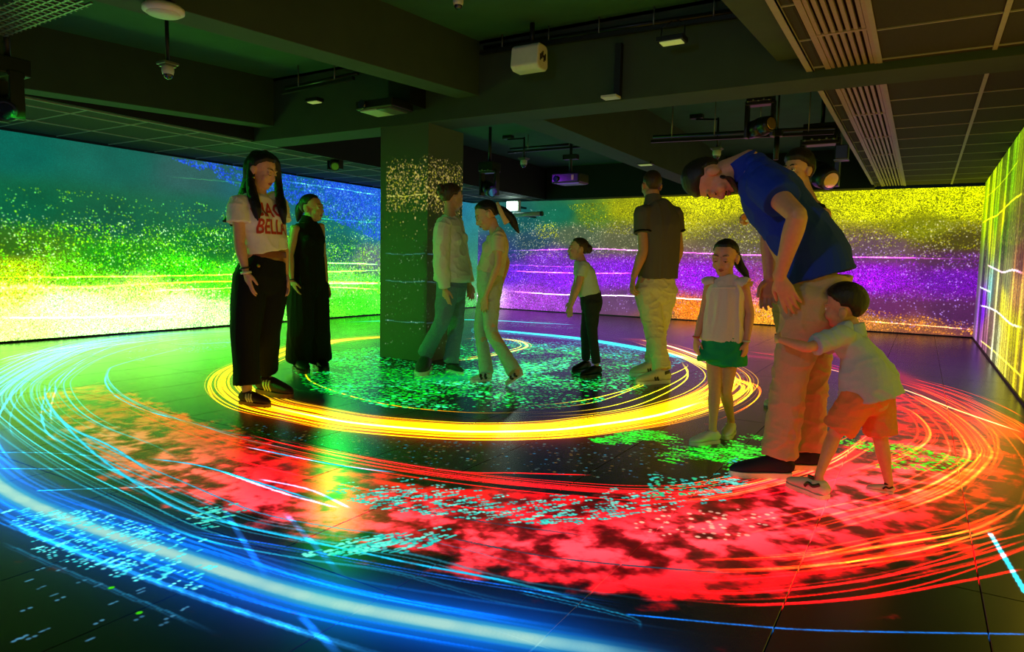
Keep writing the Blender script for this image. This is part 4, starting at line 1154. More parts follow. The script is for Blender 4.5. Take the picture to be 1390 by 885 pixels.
        for i, (o, L) in enumerate(((.029, .078), (.0098, .087), (-.0098, .082), (-.029, .063))):
            root = w + d * (.080 - .004 * abs(i - 1)) * k + a * o * k + p * .003 * k
            dd = (d + a * (o * 3.2 * spread)).normalized()
            pts = [root, root + dd * .012 * k]; ang = curl * (.55 + .12 * i); cur = dd
            for seg, fr in enumerate((.46, .30, .24)):
                cur = (dd * math.cos(ang) + p * math.sin(ang)).normalized()
                pts.append(pts[-1] + cur * L * fr * k); ang += curl * (.9 + .1 * i)
            r = (.0094 if i < 3 else .0083) * k
            loft(b, pts, [r, r, r * .95, r * .88, r * .72], p, 10, 3, (.3, .9))
        r0 = w + d * .022 * k + a * .024 * k + p * .006 * k
        t1 = (d * .72 + a * .62 + p * .30).normalized(); t2 = (d * .93 + a * .22 + p * (.25 + .3 * curl)).normalized()
        loft(b, [r0, r0 + t1 * .034 * k, r0 + t1 * .034 * k + t2 * .028 * k, r0 + t1 * .034 * k + t2 * .052 * k], [.0150 * k, .0115 * k, .0100 * k, .0078 * k], p, 10, 3, (.4, .9))
    # ---- limbs and trunk
    def arm(s, q, thick=1.0):
        S = s.S * s.g * thick; J = s.J; sh, el, wr = J['s' + q], J['e' + q], J['w' + q]
        if s.kind == 'female': S *= .88
        if s.kind == 'child': S *= 1.02
        ua = [sh, sh.lerp(el, .3), sh.lerp(el, .65), el]
        loft(s.body, ua, [.056 * S, .050 * S, .045 * S, .040 * S], None, 16, 4)
        loft(s.body, [el, el.lerp(wr, .25), el.lerp(wr, .6), wr], [.040 * S, .043 * S, .034 * S, (.027 * S, .023 * S)], None, 16, 4)
    def leg(s, q, thick=1.0):
        S = s.S * s.g * thick; J = s.J; h, k, a = J['h' + q], J['k' + q], J['a' + q]
        loft(s.body, [h, h.lerp(k, .35), h.lerp(k, .75), k], [.088 * S, .080 * S, .064 * S, .056 * S], None, 18, 4)
        loft(s.body, [k, k.lerp(a, .3), k.lerp(a, .65), a], [.055 * S, .056 * S, .042 * S, .034 * S], None, 16, 4)
    WID = {'male': [(.105, .088), (.165, .115), (.148, .105), (.165, .118), (.172, .108), (.125, .075), (.064, .060)],
           'female': [(.105, .092), (.168, .118), (.125, .092), (.142, .108), (.148, .095), (.108, .064), (.050, .050)],
           'child': [(.105, .095), (.148, .118), (.140, .112), (.148, .115), (.150, .102), (.108, .070), (.054, .052)]}
    def spine(s):
        J = s.J; pel, ch, nb = J['pel'], J['ch'], J['nb']; S = s.S
        ax = (ch - pel).normalized(); top = (nb - ch).normalized()
        mid = (J['sL'] + J['sR']) / 2
        sp = (J['hL'] - J['hR']).normalized(); sc = (J['sL'] - J['sR']).normalized()
        pts = [pel - ax * .10 * S, pel, pel.lerp(ch, .45), ch, ch.lerp(mid, .55), mid.lerp(nb, .45) + top * .005, nb]
        sides = [sp, sp, (sp + sc) / 2, sc, sc, sc, sc]
        return pts, sides
    def trunk(s):
        pts, sides = s.spine(); S = s.S * s.g
        W = [(a * S, b * S) for a, b in s.WID[s.kind]]
        loft(s.body, pts, W, sides, 24, 4, expo=2.3)
        if s.kind == 'female':
            fw = (s.J['ch'] - s.J['pel']).cross(sides[3]).normalized()
            if fw.dot(s.fwd) < 0: fw = -fw
            for q in (-1, 1): s.body.ball(pts[3] + sides[3].normalized() * q * .068 * S + fw * .075 * S + (pts[4] - pts[3]) * .25, .055 * S, 16, 12)
    def finish_body(s):
        me = merge(s.body, s.vox, 2, .42); s.bodyob = s.part('body', me, s.skin); return s.bodyob
    # ---- clothes
    def shirt(s, name, mat, hem, hem_w, hem_d, grow=.016, sleeve=.55, sleeve_r=(.070, .068), long=False, amp=.007, scale=.09, hem_side=None, sides=('L', 'R'), mid=None, seed=1, neck=True, extra=None, voxel=.0062, stretch=(1, 1, 1), chest=1.0, drop=0.0):
        pts, sd = s.spine(); S = s.S * s.g; W = [(a * S, b * S) for a, b in s.WID[s.kind]]; J = s.J
        m = MB(); g = grow
        P = [hem]; R = [(hem_w, hem_d)]; D = [hem_side or sd[1]]
        if mid: P.append(mid[0]); R.append(mid[1:]); D.append(sd[2])
        else: P.append(hem.lerp(pts[3], .5)); R.append(((hem_w + W[3][0] + g) / 2, (hem_d + W[3][1] + g) / 2)); D.append(sd[2])
        P += [pts[3], pts[4], pts[5] - (pts[6] - pts[5]) * drop]; R += [(W[3][0] * chest + g, W[3][1] * chest + g), (W[4][0] + g, W[4][1] + g), (W[5][0] + g, W[5][1] + g)]; D += [sd[3], sd[4], sd[5]]
        if neck: P.append(pts[5].lerp(pts[6], .75)); R.append((W[6][0] + .014, W[6][1] + .012)); D.append(sd[6])
        loft(m, P, R, D, 28, 5, caps=(0, .25), expo=2.4)
        if s.kind == 'female' and chest:
            fw = (J['ch'] - J['pel']).cross(sd[3]).normalized()
            if fw.dot(s.fwd) < 0: fw = -fw
            for q in (-1, 1): m.ball(pts[3] + sd[3].normalized() * q * .066 * S + fw * .070 * S + (pts[4] - pts[3]) * .2, .055 * S + g, 16, 12)
        for q in sides:
            sh, el, wr = J['s' + q], J['e' + q], J['w' + q]
            inn = sh.lerp(pts[4], .35)
            if long: loft(m, [inn, sh, sh.lerp(el, .55), el, el.lerp(wr, .5), el.lerp(wr, .93)], [sleeve_r[0] * S * 1.02, sleeve_r[0] * S, sleeve_r[0] * S * .96, sleeve_r[0] * S * .9, sleeve_r[1] * S, sleeve_r[1] * S * .85], None, 18, 4, (.5, 0))
            elif sleeve: loft(m, [inn, sh, sh.lerp(el, sleeve * .5), sh.lerp(el, sleeve)], [sleeve_r[0] * S, sleeve_r[0] * S, (sleeve_r[0] + sleeve_r[1]) / 2 * S, sleeve_r[1] * S], None, 18, 4, (.5, 0))
        if extra: extra(m)
        me = merge(m, voxel, 1); folds(me, amp, scale, seed, stretch)
        return s.part(name, me, mat)
    def trousers(s, name, mat, top, radii, waist, hem_up=.0, amp=.006, scale=.07, seed=2, stretch=(1, 1, 1.6), legs=('L', 'R'), stop=1.0, voxel=.0062, hip=None, depth=1.0):
        """radii at hip, thigh, knee, calf, hem; waist = (half width, half depth)"""
        J = s.J; S = s.S * s.g; m = MB(); sp = (J['hL'] - J['hR']).normalized()
        pel = J['pel']; W = s.WID[s.kind][1]
        hp = hip or (W[0] * S + .012, W[1] * S + .014)
        cr = (J['hL'] + J['hR']) / 2; dn = ((J['kL'] + J['kR']) / 2 - cr).normalized()
        loft(m, [cr + dn * .10 * S, cr + dn * .02 * S, pel.lerp(top, .1), top], [(hp[0] * .84, hp[1] * .90), hp, hp, waist], sp, 24, 4, (.5, 0), expo=2.3)
        for q in legs:
            h, k, a = J['h' + q], J['k' + q], J['a' + q]
            a = a + Vector((0, 0, hem_up))
            if stop <= .5: P = [h, h.lerp(k, stop), h.lerp(k, stop * 2)]; R = radii[:3]
            else: P = [h, h.lerp(k, .5), k, k.lerp(a, .5), a]; R = radii
            loft(m, P, [(r[0] * S, r[1] * S) if hasattr(r, '__len__') else r * S for r in R], sp, 20, 5, (.5, 0), expo=2.2)
        me = merge(m, voxel, 1); folds(me, amp, scale, seed, stretch)
        return s.part(name, me, mat)
    def shoe(s, heel, toe, mat, sole_mat=None, w=.047, high=.0, lift=0.0, up=None, lace=None, ank=None, sole=.024):
        """heel and toe: points on the ground; returns the ankle point"""
        d = toe - heel; L = d.length; d.normalize()
        side = d.cross(Vector((0, 0, 1))).normalized(); n = side.cross(d).normalized()
        k = L / .285
        so = MB(); out = [(0, .0), (.02, .72), (.15, .86), (.35, .78), (.62, .98), (.78, .96), (.92, .66), (1.0, .0), (.92, -.60), (.78, -.90), (.62, -.95), (.35, -.80), (.15, -.86), (.02, -.72)]
        ol = spline([heel + d * (t * L) + side * (x * w * k) for t, x in out] + [heel], 3)[:-1]
        so.prism([Vector(p) for p in ol], n * sole * k)
        ob = MB(); c = lambda t, h: heel + d * (t * L) + n * (sole * k * .7 + h * k)
        loft(ob, [c(.03, .032), c(.14, .040), c(.33, .040), c(.52, .034), (c(.72, .026)), c(.88, .020), c(.965, .014)], [(w * .74 * k, .032 * k), (w * .84 * k, .044 * k), (w * .82 * k, .042 * k), (w * .90 * k, .034 * k), (w * .93 * k, .027 * k), (w * .70 * k, .020 * k), (w * .35 * k, .012 * k)], side, 18, 4, expo=2.3)
        an = ank or c(.20, .105 + high)
        loft(ob, [c(.21, .02), c(.20, .06), c(.20, .06).lerp(an, .75 if high else .35)], [(w * .9 * k, .062 * k), (w * .84 * k, .056 * k), (w * .72 * k, .05 * k)], side, 16, 3, (.4, .1))
        sh = s.part('shoe', merge(ob, .0045, 1), mat)
        s.part('sole', so, sole_mat or M_SOLE, sh)
        la = MB()
        for q in range(4):
            a = c(.36 + .07 * q, .078 - .010 * q)
            loft(la, [a - side * .022 * k - n * .008 * k, a + n * .003 * k, a + side * .022 * k - n * .008 * k], [.0035 * k] * 3, n, 6, 3)
        lo = s.part('laces', merge(la, .003, 0), lace or M_SOLE, sh); lo['kind'] = 'stuff'
        s.shoe_frame = (c, d, side, n, k, w, sh)
        loft(s.body, [an, c(.20, .04), c(.45, .02), c(.75, .012)], [.034 * s.S, .034 * s.S, .030 * s.S, .02 * s.S], None, 12, 3)
        return an

# ================================================================ people: the ten visitors
def G(px, py, h=0.0): return Vector(onz(px, py, h))
def ring_part(s, name, c, axis, r, w, mat):
    m = MB(); axis = axis.normalized()
    q = Vector((0, 0, 1)).rotation_difference(axis).to_matrix()
    m.lathe(c, [(r * .86, -w), (r, -w), (r * 1.03, 0), (r, w), (r * .86, w)], 20, q)
    return s.part(name, m, mat)
def print_text(s, target, txt, c, right, up, fwd, size, xs, mat, name='printed_word'):
    cu = bpy.data.curves.new('t', 'FONT'); cu.body = txt; cu.align_x = 'CENTER'; cu.align_y = 'CENTER'; cu.size = size; cu.offset = size * .022; cu.resolution_u = 2
    o = bpy.data.objects.new('t', cu); COL.objects.link(o)
    me = bpy.data.meshes.new_from_object(o.evaluated_get(bpy.context.evaluated_depsgraph_get()))
    bpy.data.objects.remove(o)
    bm = bmesh.new(); bm.from_mesh(me)
    bmesh.ops.triangulate(bm, faces=bm.faces)
    for _ in range(3):
        long = [e for e in bm.edges if e.calc_length() > .012]
        if long: bmesh.ops.subdivide_edges(bm, edges=long, cuts=1); bmesh.ops.triangulate(bm, faces=bm.faces)
    tm = target.data; T = target.matrix_world
    bvh = BVHTree.FromPolygons([v.co + s.base for v in tm.vertices], [tuple(p.vertices) for p in tm.polygons])
    for v in bm.verts:
        q = c + right * (v.co.x * xs) + up * v.co.y
        h = bvh.ray_cast(q + fwd * .35, -fwd, .8)
        v.co = (h[0] + fwd * .0025 + h[1] * .0015) if h[0] is not None else q
    bm.to_mesh(me); bm.free()
    return s.part(name, me, mat, target)
def strand(m, s, pts, radii, n=14):
    loft(m, [s.pt(*q) for q in pts], radii, None, n, 5, (.6, .8)); return m

DARK_HAIR, BROWN_HAIR = hair_mat((26, 19, 16)), hair_mat((62, 42, 28))
BLACK_HAIR = hair_mat((14, 11, 10))

# ---- woman in the white printed shirt
p = Person((350, 543), 1.70, 'woman with long dark hair in a white shirt with red lettering and wide black trousers', 'female', (205, 152, 120))
p.brow = BLACK_HAIR; p.fwd = p.vec(.55, -.83); LT = p.vec(.83, .55)
p.set(nb=(352, 264, 0), ch=(351, 300, 0), pel=(355, 374, 0), sR=(324, 278, -.10), sL=(376, 273, .10), eR=(325, 331, -.13), wR=(334, 370, -.16), eL=(384, 333, .06), wL=(388, 372, .02), kR=(333, 452, -.07), kL=(361, 448, .05))
p.set(hL=p.J['pel'] + LT * .085, hR=p.J['pel'] - LT * .085)
M_SN = cloth('dark_sneaker', (58, 34, 26), .6)
M_STR = material('cream_stripe', (225, 210, 160), .6, noise=.04)
M_GUM = material('gum_rubber', (110, 62, 34), .6, noise=.06)
for q, (h, t) in (('R', ((328, 547), (367, 553))), ('L', ((353, 532), (397, 541)))):
    p.J['a' + q] = p.shoe(G(*h), G(*t), M_SN, M_GUM, lace=M_STR)
    c, d, side, n, k, w, sh = p.shoe_frame
    for i in range(3):
        m = MB(); a = c(.36 + .085 * i, .012); b = c(.28 + .085 * i, .066)
        o_ = side * (.0385 * k)
        loft(m, [a + o_, a.lerp(b, .5) + side * .043 * k, b + side * .030 * k], [(.0075 * k, .003), (.0075 * k, .004), (.0075 * k, .003)], d, 8, 3)
        p.part('stripe', m, M_STR, sh)
p.trunk(); [p.arm(q) for q in 'LR']; [p.leg(q) for q in 'LR']
p.hand(p.J['wR'], p.vec(.17, -.02, -1), LT, p.fwd, .95, .25)
p.hand(p.J['wL'], p.vec(.06, 0, -1), -LT, p.fwd, .95, .3)
p.head(p.pt(356, 233, -.01), p.vec(.80, -.55, -.30), p.vec(.30, -.2, 1), eyes='down')
p.finish_body()
M_TEE = cloth('white_cotton', (224, 216, 208))
tee = p.shirt('shirt', M_TEE, p.pt(361, 343, 0), .150, .128, grow=.020, sleeve=.46, sleeve_r=(.072, .082), amp=.008, scale=.11, seed=3)
M_RED = material('red_print', (176, 44, 22), .7, noise=.05)
print_text(p, tee, 'CIAO', p.pt(364, 286, -.1), LT, Vector((0, 0, 1)), p.fwd, .125, .78, M_RED)
print_text(p, tee, 'BELLA', p.pt(371, 309, -.1), LT, Vector((0, 0, 1)), p.fwd, .135, .66, M_RED)
M_BLK = cloth('black_fabric', (16, 17, 16), .85)
p.trousers('trousers', M_BLK, p.pt(361, 350, 0), [.112, .112, .098, .088, .086], (.136, .108), .018, amp=.008, scale=.16, seed=4, stretch=(1.6, 1.6, .35))
m = MB(); loft(m, [p.pt(361, 349.5, 0), p.pt(361, 345.5, 0), p.pt(361, 341, 0)], [(.137, .110), (.137, .110), (.134, .108)], LT, 28, 3, (0, 0), 2.3)
p.part('belt', m, material('brown_leather', (120, 58, 30), .45, noise=.1, scale=80))
p.part('button', MB().ball(p.pt(351, 361, -.16), .011, 12, 8), material('brass', (190, 140, 60), .3, metal=.8, noise=.05))
ring_part(p, 'bracelet', p.J['wR'] + p.vec(-.005, 0, .03), p.vec(.15, 0, -1), .033, .006, M_BLACKP)
ring_part(p, 'bracelet', p.J['wR'], p.vec(.15, 0, -1), .034, .008, material('pale_beads', (210, 200, 170), .4, noise=.2, scale=200))
m = MB(); p.hair_cap(m, .015, .078, .02, -.07)
strand(m, p, [(358, 212, .02), (372, 221, .07), (377, 243, .08), (379, 262, .05), (383, 282, -.06), (386, 303, -.09)], [.045, .038, .028, .030, .032, .012])
strand(m, p, [(350, 212, .02), (342, 226, .0), (341, 245, .02), (336, 266, .03), (327, 286, .05), (314, 305, .05)], [.05, .055, .055, .06, .05, .014])
strand(m, p, [(346, 216, -.02), (340, 238, -.05), (342, 260, -.10), (348, 284, -.15), (351, 302, -.155)], [.035, .026, .034, .032, .010])
strand(m, p, [(336, 262, .0), (322, 283, .0), (309, 297, -.02), (303, 300, -.02)], [.045, .04, .022, .008])
p.hair(m, BLACK_HAIR, .0045, .003)
p.part('earring', MB().ball(p.pt(345, 241, -.10), .008, 10, 7), material('gold', (220, 160, 70), .25, metal=.9, noise=.05))

# ---- woman in black
p = Person((420, 503), 1.57, 'woman in a black sleeveless top and wide black trousers with a ponytail', 'female', (190, 140, 108))
p.brow = DARK_HAIR; p.fwd = p.vec(.6, -.8); LT = p.vec(.8, .6)
p.set(nb=(417, 301, 0), ch=(418, 328, 0), pel=(418, 386, 0), sR=(401, 310, -.09), sL=(434, 307, .09), eR=(393, 347, -.11), wR=(396, 381, -.13), eL=(438, 346, .10), wL=(443, 383, .10), kR=(408, 445, -.05), kL=(431, 445, .05))
p.set(hL=p.J['pel'] + LT * .082, hR=p.J['pel'] - LT * .082)
M_BSH = cloth('black_leather_shoe', (18, 18, 18), .4)
for q, (h, t) in (('R', ((403, 500), (416, 508))), ('L', ((430, 497), (443, 504)))): p.J['a' + q] = p.shoe(G(*h), G(*t), M_BSH, M_BLACKP, lace=M_BLACKP)
p.trunk(); [p.arm(q) for q in 'LR']; [p.leg(q) for q in 'LR']
p.hand(p.J['wR'], p.vec(.32, -.1, -1), p.vec(.8, .5, .3), p.fwd, .95, .3)
p.hand(p.J['wL'], p.vec(.24, 0, -1), -LT, p.fwd, .95, .3)
p.head(p.pt(424, 283, 0), p.vec(.86, -.50, .02), p.vec(-.08, -.05, 1)); p.finish_body()
p.shirt('sleeveless_top', M_BLK, p.pt(418, 352, 0), .135, .108, grow=.012, sleeve=0, amp=.004, scale=.1, seed=5)
m = MB(); loft(m, [p.J['nb'] + p.vec(0, 0, -.02), p.J['nb'] + p.vec(.005, 0, .015), p.J['nb'] + p.vec(.012, 0, .045)], [(.075, .068), .058, .052], LT, 20, 3, (.2, 0)); p.part('collar', m, M_BLK)
p.trousers('trousers', M_BLK, p.pt(418, 348, 0), [.118, .122, .118, .12, .125], (.137, .110), -.055, amp=.010, scale=.14, seed=6, stretch=(1.7, 1.7, .25))
ring_part(p, 'bracelet', p.J['wR'] + p.vec(0, 0, .01), p.vec(.2, 0, -1), .031, .005, M_BLACKP)
m = MB(); p.hair_cap(m, .008, .084, .03, -.055, 1.2)
strand(m, p, [(413, 276, .06), (408, 281, .08), (406, 290, .08), (404, 300, .07)], [.03, .04, .036, .012])
p.hair(m, DARK_HAIR, .0045, .0015)

# ---- girl in the sweatshirt by the column
p = Person((596, 506), 1.60, 'girl with a hair bun in a pale sweatshirt and blue jeans, beside the column', 'female', (196, 146, 114))
p.brow = DARK_HAIR; p.fwd = p.vec(.93, -.36); LT = p.vec(.36, .93)
p.set(nb=(611, 292, 0), ch=(610, 328, 0), pel=(613, 388, 0), sR=(601, 307, -.13), sL=(619, 305, .14), eR=(599, 356, -.19), wR=(604, 393, -.17), eL=(627, 350, .17), wL=(637, 386, .14), kR=(600, 436, -.10), kL=(619, 440, .08))
p.set(hL=p.J['pel'] + LT * .082, hR=p.J['pel'] - LT * .082)
M_GSH = cloth('grey_sneaker', (60, 66, 62), .6)
for q, (h, t) in (('R', ((579, 501), (570, 511))), ('L', ((608, 503), (628, 508)))): p.J['a' + q] = p.shoe(G(*h), G(*t), M_GSH)
p.trunk(); [p.arm(q) for q in 'LR']; [p.leg(q) for q in 'LR']
p.hand(p.J['wR'], p.vec(.14, -.05, -1), LT, p.fwd, .95, .3)
p.hand(p.J['wL'], p.vec(.15, -.05, -1), -LT, p.fwd, .95, .3)
p.head(p.pt(614, 269, .03), p.vec(.80, .58, -.05), p.vec(0, 0, 1)); p.finish_body()
M_SW = cloth('pale_fleece', (206, 204, 196))
sw = p.shirt('sweatshirt', M_SW, p.pt(614, 378, 0), .185, .150, grow=.028, long=True, sleeve_r=(.080, .066), amp=.012, scale=.10, seed=8)
m = MB(); loft(m, [p.pt(614, 381, 0), p.pt(614, 372, 0)], [(.180, .146), (.188, .154)], LT, 28, 3, (.2, .2), 2.3); p.part('waistband', m, M_SW)
M_JEAN = cloth('blue_denim', (96, 122, 140), .85, noise=.12, scale=120)
p.trousers('jeans', M_JEAN, p.pt(612, 374, 0), [.108, .094, .074, .070, .078], (.135, .11), -.02, amp=.006, scale=.07, seed=9)
m = MB(); p.hair_cap(m, .012, .070, .02, -.05, 1.3)
m.ball(p.pt(600, 259, -.02), (.046, .046, .042), 16, 12); m.ball(p.pt(598, 253, -.03), .026, 12, 8)
p.hair(m, BROWN_HAIR, .0045, .003)

# ---- girl with the ponytail
p = Person((678, 514), 1.48, 'girl with a ribboned ponytail in a beige shirt and light jeans stepping left', 'female', (200, 150, 116), girth=.95)
p.brow = DARK_HAIR; p.fwd = p.vec(-1, -.05); LT = p.vec(.05, -1)
p.set(nb=(671, 315, 0), ch=(673, 341, 0), pel=(665, 388, 0), sL=(677, 322, -.13), sR=(674, 321, .13), eL=(676, 359, -.19), wL=(659, 402, -.18), eR=(688, 356, .17), wR=(679, 390, .10), kL=(667, 450, -.09), kR=(652, 446, .07))
p.set(hL=p.J['pel'] + LT * .08, hR=p.J['pel'] - LT * .08)
M_WSN = cloth('white_black_sneaker', (190, 195, 185), .6)
toe = G(687, 524); dd = (toe - p.base).dot(p.f)
p.J['aL'] = p.shoe(p.pt(711, 508, dd), toe, M_WSN)
c, d, side, n, k, w, sh = p.shoe_frame
for t_ in (.30, .52): 
    m = MB(); loft(m, [c(t_, .015) - side * .040 * k, c(t_ + .08, .045) - side * .040 * k, c(t_ + .02, .066) - side * .028 * k], [(.016 * k, .004)] * 3, d, 8, 3); p.part('dark_patch', m, M_BLACKP, sh)
p.J['aR'] = p.shoe(G(666, 516), G(638, 519), M_WSN)
c, d, side, n, k, w, sh = p.shoe_frame
for t_ in (.30, .52): 
    m = MB(); loft(m, [c(t_, .015) - side * .040 * k, c(t_ + .08, .045) - side * .040 * k, c(t_ + .02, .066) - side * .028 * k], [(.016 * k, .004)] * 3, d, 8, 3); p.part('dark_patch', m, M_BLACKP, sh)
p.trunk(); [p.arm(q) for q in 'LR']; [p.leg(q) for q in 'LR']
p.hand(p.J['wL'], p.vec(-.12, -.05, -1), p.vec(.4, .9, 0), p.fwd, .95, .3)
p.hand(p.J['wR'], p.vec(-.3, -.1, -1), -LT, p.fwd, .95, .3)
p.head(p.pt(660, 293, 0), p.vec(-.86, -.10, -.45), p.vec(-.40, 0, .9), eyes='down'); p.finish_body()
p.shirt('shirt', cloth('beige_cotton', (205, 182, 158)), p.pt(665, 370, 0), .150, .112, grow=.018, sleeve=.55, sleeve_r=(.070, .070), amp=.009, scale=.09, seed=11)
p.trousers('jeans', cloth('pale_denim', (168, 176, 160), .85, noise=.10, scale=120), p.pt(665, 366, 0), [.104, .092, .068, .066, .078], (.128, .104), -.03, amp=.006, scale=.06, seed=12)
m = MB(); p.hair_cap(m, .010, .080, .03, -.05, 1.3)
strand(m, p, [(673, 282, 0), (684, 288, 0), (694, 297, 0), (699, 306, 0), (704, 316, 0)], [.03, .042, .036, .028, .008])
p.hair(m, DARK_HAIR, .0045, .003)
m = MB(); loft(m, [p.pt(675, 275, -.05), p.pt(679, 285, -.07), p.pt(683, 294, -.07), p.pt(688, 303, -.06)], [(.012, .008), (.018, .010), (.020, .010), (.026, .006)], p.vec(1, 0, 0), 12, 4); p.part('hair_ribbon', m, cloth('beige_ribbon', (200, 170, 130)))

# ---- small girl with the bun
p = Person((798, 508), 1.24, 'small girl with a hair bun in a pale shirt and dark trousers looking left', 'child', (200, 150, 116), hs=.86, voxel=.0042)
p.brow = DARK_HAIR; p.fwd = p.vec(-1, -.05); LT = p.vec(.05, -1)
p.set(nb=(789, 354, 0), ch=(795, 376, 0), pel=(803, 410, 0), sL=(791, 362, -.105), sR=(788, 361, .105), eL=(785, 388, -.14), wL=(775, 415, -.13), eR=(782, 386, .13), wR=(774, 410, .11), kL=(804, 450, -.06), kR=(795, 452, .06))
p.set(hL=p.J['pel'] + LT * .062, hR=p.J['pel'] - LT * .062)
for q, (h, t) in (('L', ((814, 509), (788, 513))), ('R', ((799, 502), (777, 506)))): p.J['a' + q] = p.shoe(G(*h), G(*t), M_BSH, M_BLACKP, lace=M_BLACKP)
p.trunk(); [p.arm(q) for q in 'LR']; [p.leg(q) for q in 'LR']
p.hand(p.J['wL'], p.vec(-.12, 0, -1), p.vec(.3, .9, 0), p.fwd, .95, .3)
p.hand(p.J['wR'], p.vec(-.12, 0, -1), -LT, p.fwd, .95, .3)
p.head(p.pt(784, 339, 0), p.vec(-.97, -.12, .10), p.vec(.12, 0, 1)); p.finish_body()
p.shirt('shirt', cloth('pale_cotton', (190, 205, 190)), p.pt(800, 400, 0), .118, .098, grow=.014, sleeve=.5, sleeve_r=(.074, .074), amp=.006, scale=.08, seed=13)
p.trousers('trousers', cloth('dark_denim', (40, 46, 44), .85, noise=.1, scale=120), p.pt(801, 396, 0), [.108, .090, .066, .058, .056], (.105, .092), -.0, amp=.004, scale=.05, seed=14)
m = MB(); p.hair_cap(m, .010, .080, .03, -.05, 1.2); m.ball(p.pt(799, 338, -.01), (.036, .036, .042), 14, 10); p.hair(m, BROWN_HAIR, .0042, .002)
ring_part(p, 'hair_band', p.pt(795.5, 336, -.01), p.vec(1, 0, -.1), .030, .007, cloth('white_band', (215, 215, 205)))

# ---- man in the grey polo shirt, seen from behind
p = Person((885, 514), 1.79, 'man in a grey polo shirt and light trousers seen from behind', 'male', (190, 134, 100))
p.brow = BROWN_HAIR; p.fwd = p.vec(-.5, .87); LT = p.vec(-.87, -.5)
p.set(nb=(887, 273, 0), ch=(895, 316, 0), pel=(890, 391, 0), sL=(873, 290, -.09), sR=(914, 291, .09), eL=(873, 342, -.16), wL=(860, 376, -.18), eR=(922, 338, .13), wR=(913, 370, .25), kL=(888, 448, -.08), kR=(893, 448, .07))
p.set(hL=p.J['pel'] + LT * .09, hR=p.J['pel'] - LT * .09)
M_WS2 = cloth('white_sneaker', (205, 198, 176), .6)
for q, (h, t) in (('L', ((907, 519), (862, 522))), ('R', ((893, 507), (855, 511)))):
    p.J['a' + q] = p.shoe(G(*h), G(*t), M_WS2)
    c, d, side, n, k, w, sh = p.shoe_frame
    for i, t_ in enumerate((.40, .48)):
        m = MB(); loft(m, [c(t_, .012) - side * .0405 * k, c(t_ + .05, .035) - side * .0415 * k], [(.008 * k, .004)] * 2, d, 8, 3); p.part('stripe', m, M_BLACKP, sh)
    m = MB(); loft(m, [c(.06, .066) - side * .034 * k, c(.22, .058) - side * .042 * k], [(.012 * k, .004)] * 2, n, 8, 3); p.part('heel_patch', m, M_BLACKP, sh)
p.trunk(); [p.arm(q) for q in 'LR']; [p.leg(q) for q in 'LR']
p.hand(p.J['wL'], p.vec(-.10, -.02, -1), -LT, p.fwd, 1.0, .55)
p.hand(p.J['wR'], p.vec(-.3, .2, -.9), LT, p.fwd, 1.0, .4)
p.head(p.pt(884, 253, .03), p.vec(-.35, .93, .0), p.vec(0, 0, 1)); p.finish_body()
M_POLO = cloth('grey_pique', (92, 86, 80), .9)
p.shirt('polo_shirt', M_POLO, p.pt(893, 378, 0), .172, .135, grow=.018, sleeve=.52, sleeve_r=(.078, .074), amp=.008, scale=.12, seed=15, stretch=(1.3, 1.3, .6))
m = MB(); loft(m, [p.J['nb'] + p.vec(0, 0, -.025), p.J['nb'] + p.vec(-.003, .003, .015), p.J['nb'] + p.vec(-.004, .01, .04)], [(.085, .080), (.074, .072), (.070, .070)], LT, 24, 3, (.2, 0)); p.part('collar', m, M_POLO)
for q in 'LR':
    a = p.J['s' + q].lerp(p.J['e' + q], .49); ring_part(p, 'sleeve_trim', a, p.J['e' + q] - p.J['s' + q], .079, .008, M_BLK)
p.trousers('trousers', cloth('light_chino', (205, 198, 160), .85), p.pt(892, 376, 0), [.108, .094, .080, .074, .072], (.150, .118), -.03, amp=.009, scale=.07, seed=16)
m = MB(); p.hair_cap(m, .006, .068, .025, -.048, 1.4, vol=.012); p.hair(m, BROWN_HAIR, .0045, .0012)

# ---- girl in the ruffled blouse
p = Person((976, 597), 1.14, 'girl in a white ruffled blouse and green shorts looking down', 'child', (205, 150, 116), hs=.86, voxel=.004)
p.brow = DARK_HAIR; p.fwd = p.vec(-.25, -.97); LT = p.vec(.97, -.25)
p.set(nb=(986, 378, .01), ch=(985, 412, 0), pel=(981, 472, 0), sL=(1009, 388, -.02), sR=(964, 387, .02), eL=(1018, 425, -.02), wL=(1013, 466, -.06), eR=(955, 426, .0), wR=(945, 460, -.04), kL=(985, 532, .02), kR=(970, 530, -.03))
p.set(hL=p.J['pel'] + LT * .045, hR=p.J['pel'] - LT * .045)
M_KSH = cloth('white_kids_sneaker', (205, 205, 205), .6)
M_LACE = material('rose_laces', (190, 120, 100), .7, noise=.05)
for q, (h, t) in (('R', ((974, 600), (936, 605))), ('L', ((993, 587), (984, 597)))): p.J['a' + q] = p.shoe(G(*h), G(*t), M_KSH, w=.05, lace=M_LACE)
p.trunk(); [p.arm(q, .92) for q in 'LR']; [p.leg(q, .92) for q in 'LR']
p.hand(p.J['wL'], p.vec(-.05, -.1, -1), p.vec(-.7, .6, 0), p.vec(-.5, -.8, 0), .95, .6)
p.hand(p.J['wR'], p.vec(.0, -.1, -1), p.vec(.7, .6, 0), p.vec(.5, -.8, 0), .95, .5)
p.head(p.pt(984, 351, 0), p.vec(-.30, -.93, -.20), p.vec(-.03, -.2, 1), eyes='down'); p.finish_body()
M_BLO = cloth('white_muslin', (220, 208, 196))
bl = p.shirt('blouse', M_BLO, p.pt(981, 462, 0), .124, .100, grow=.012, sleeve=0, amp=.010, scale=.06, seed=17, stretch=(1.4, 1.4, .22), drop=.1)
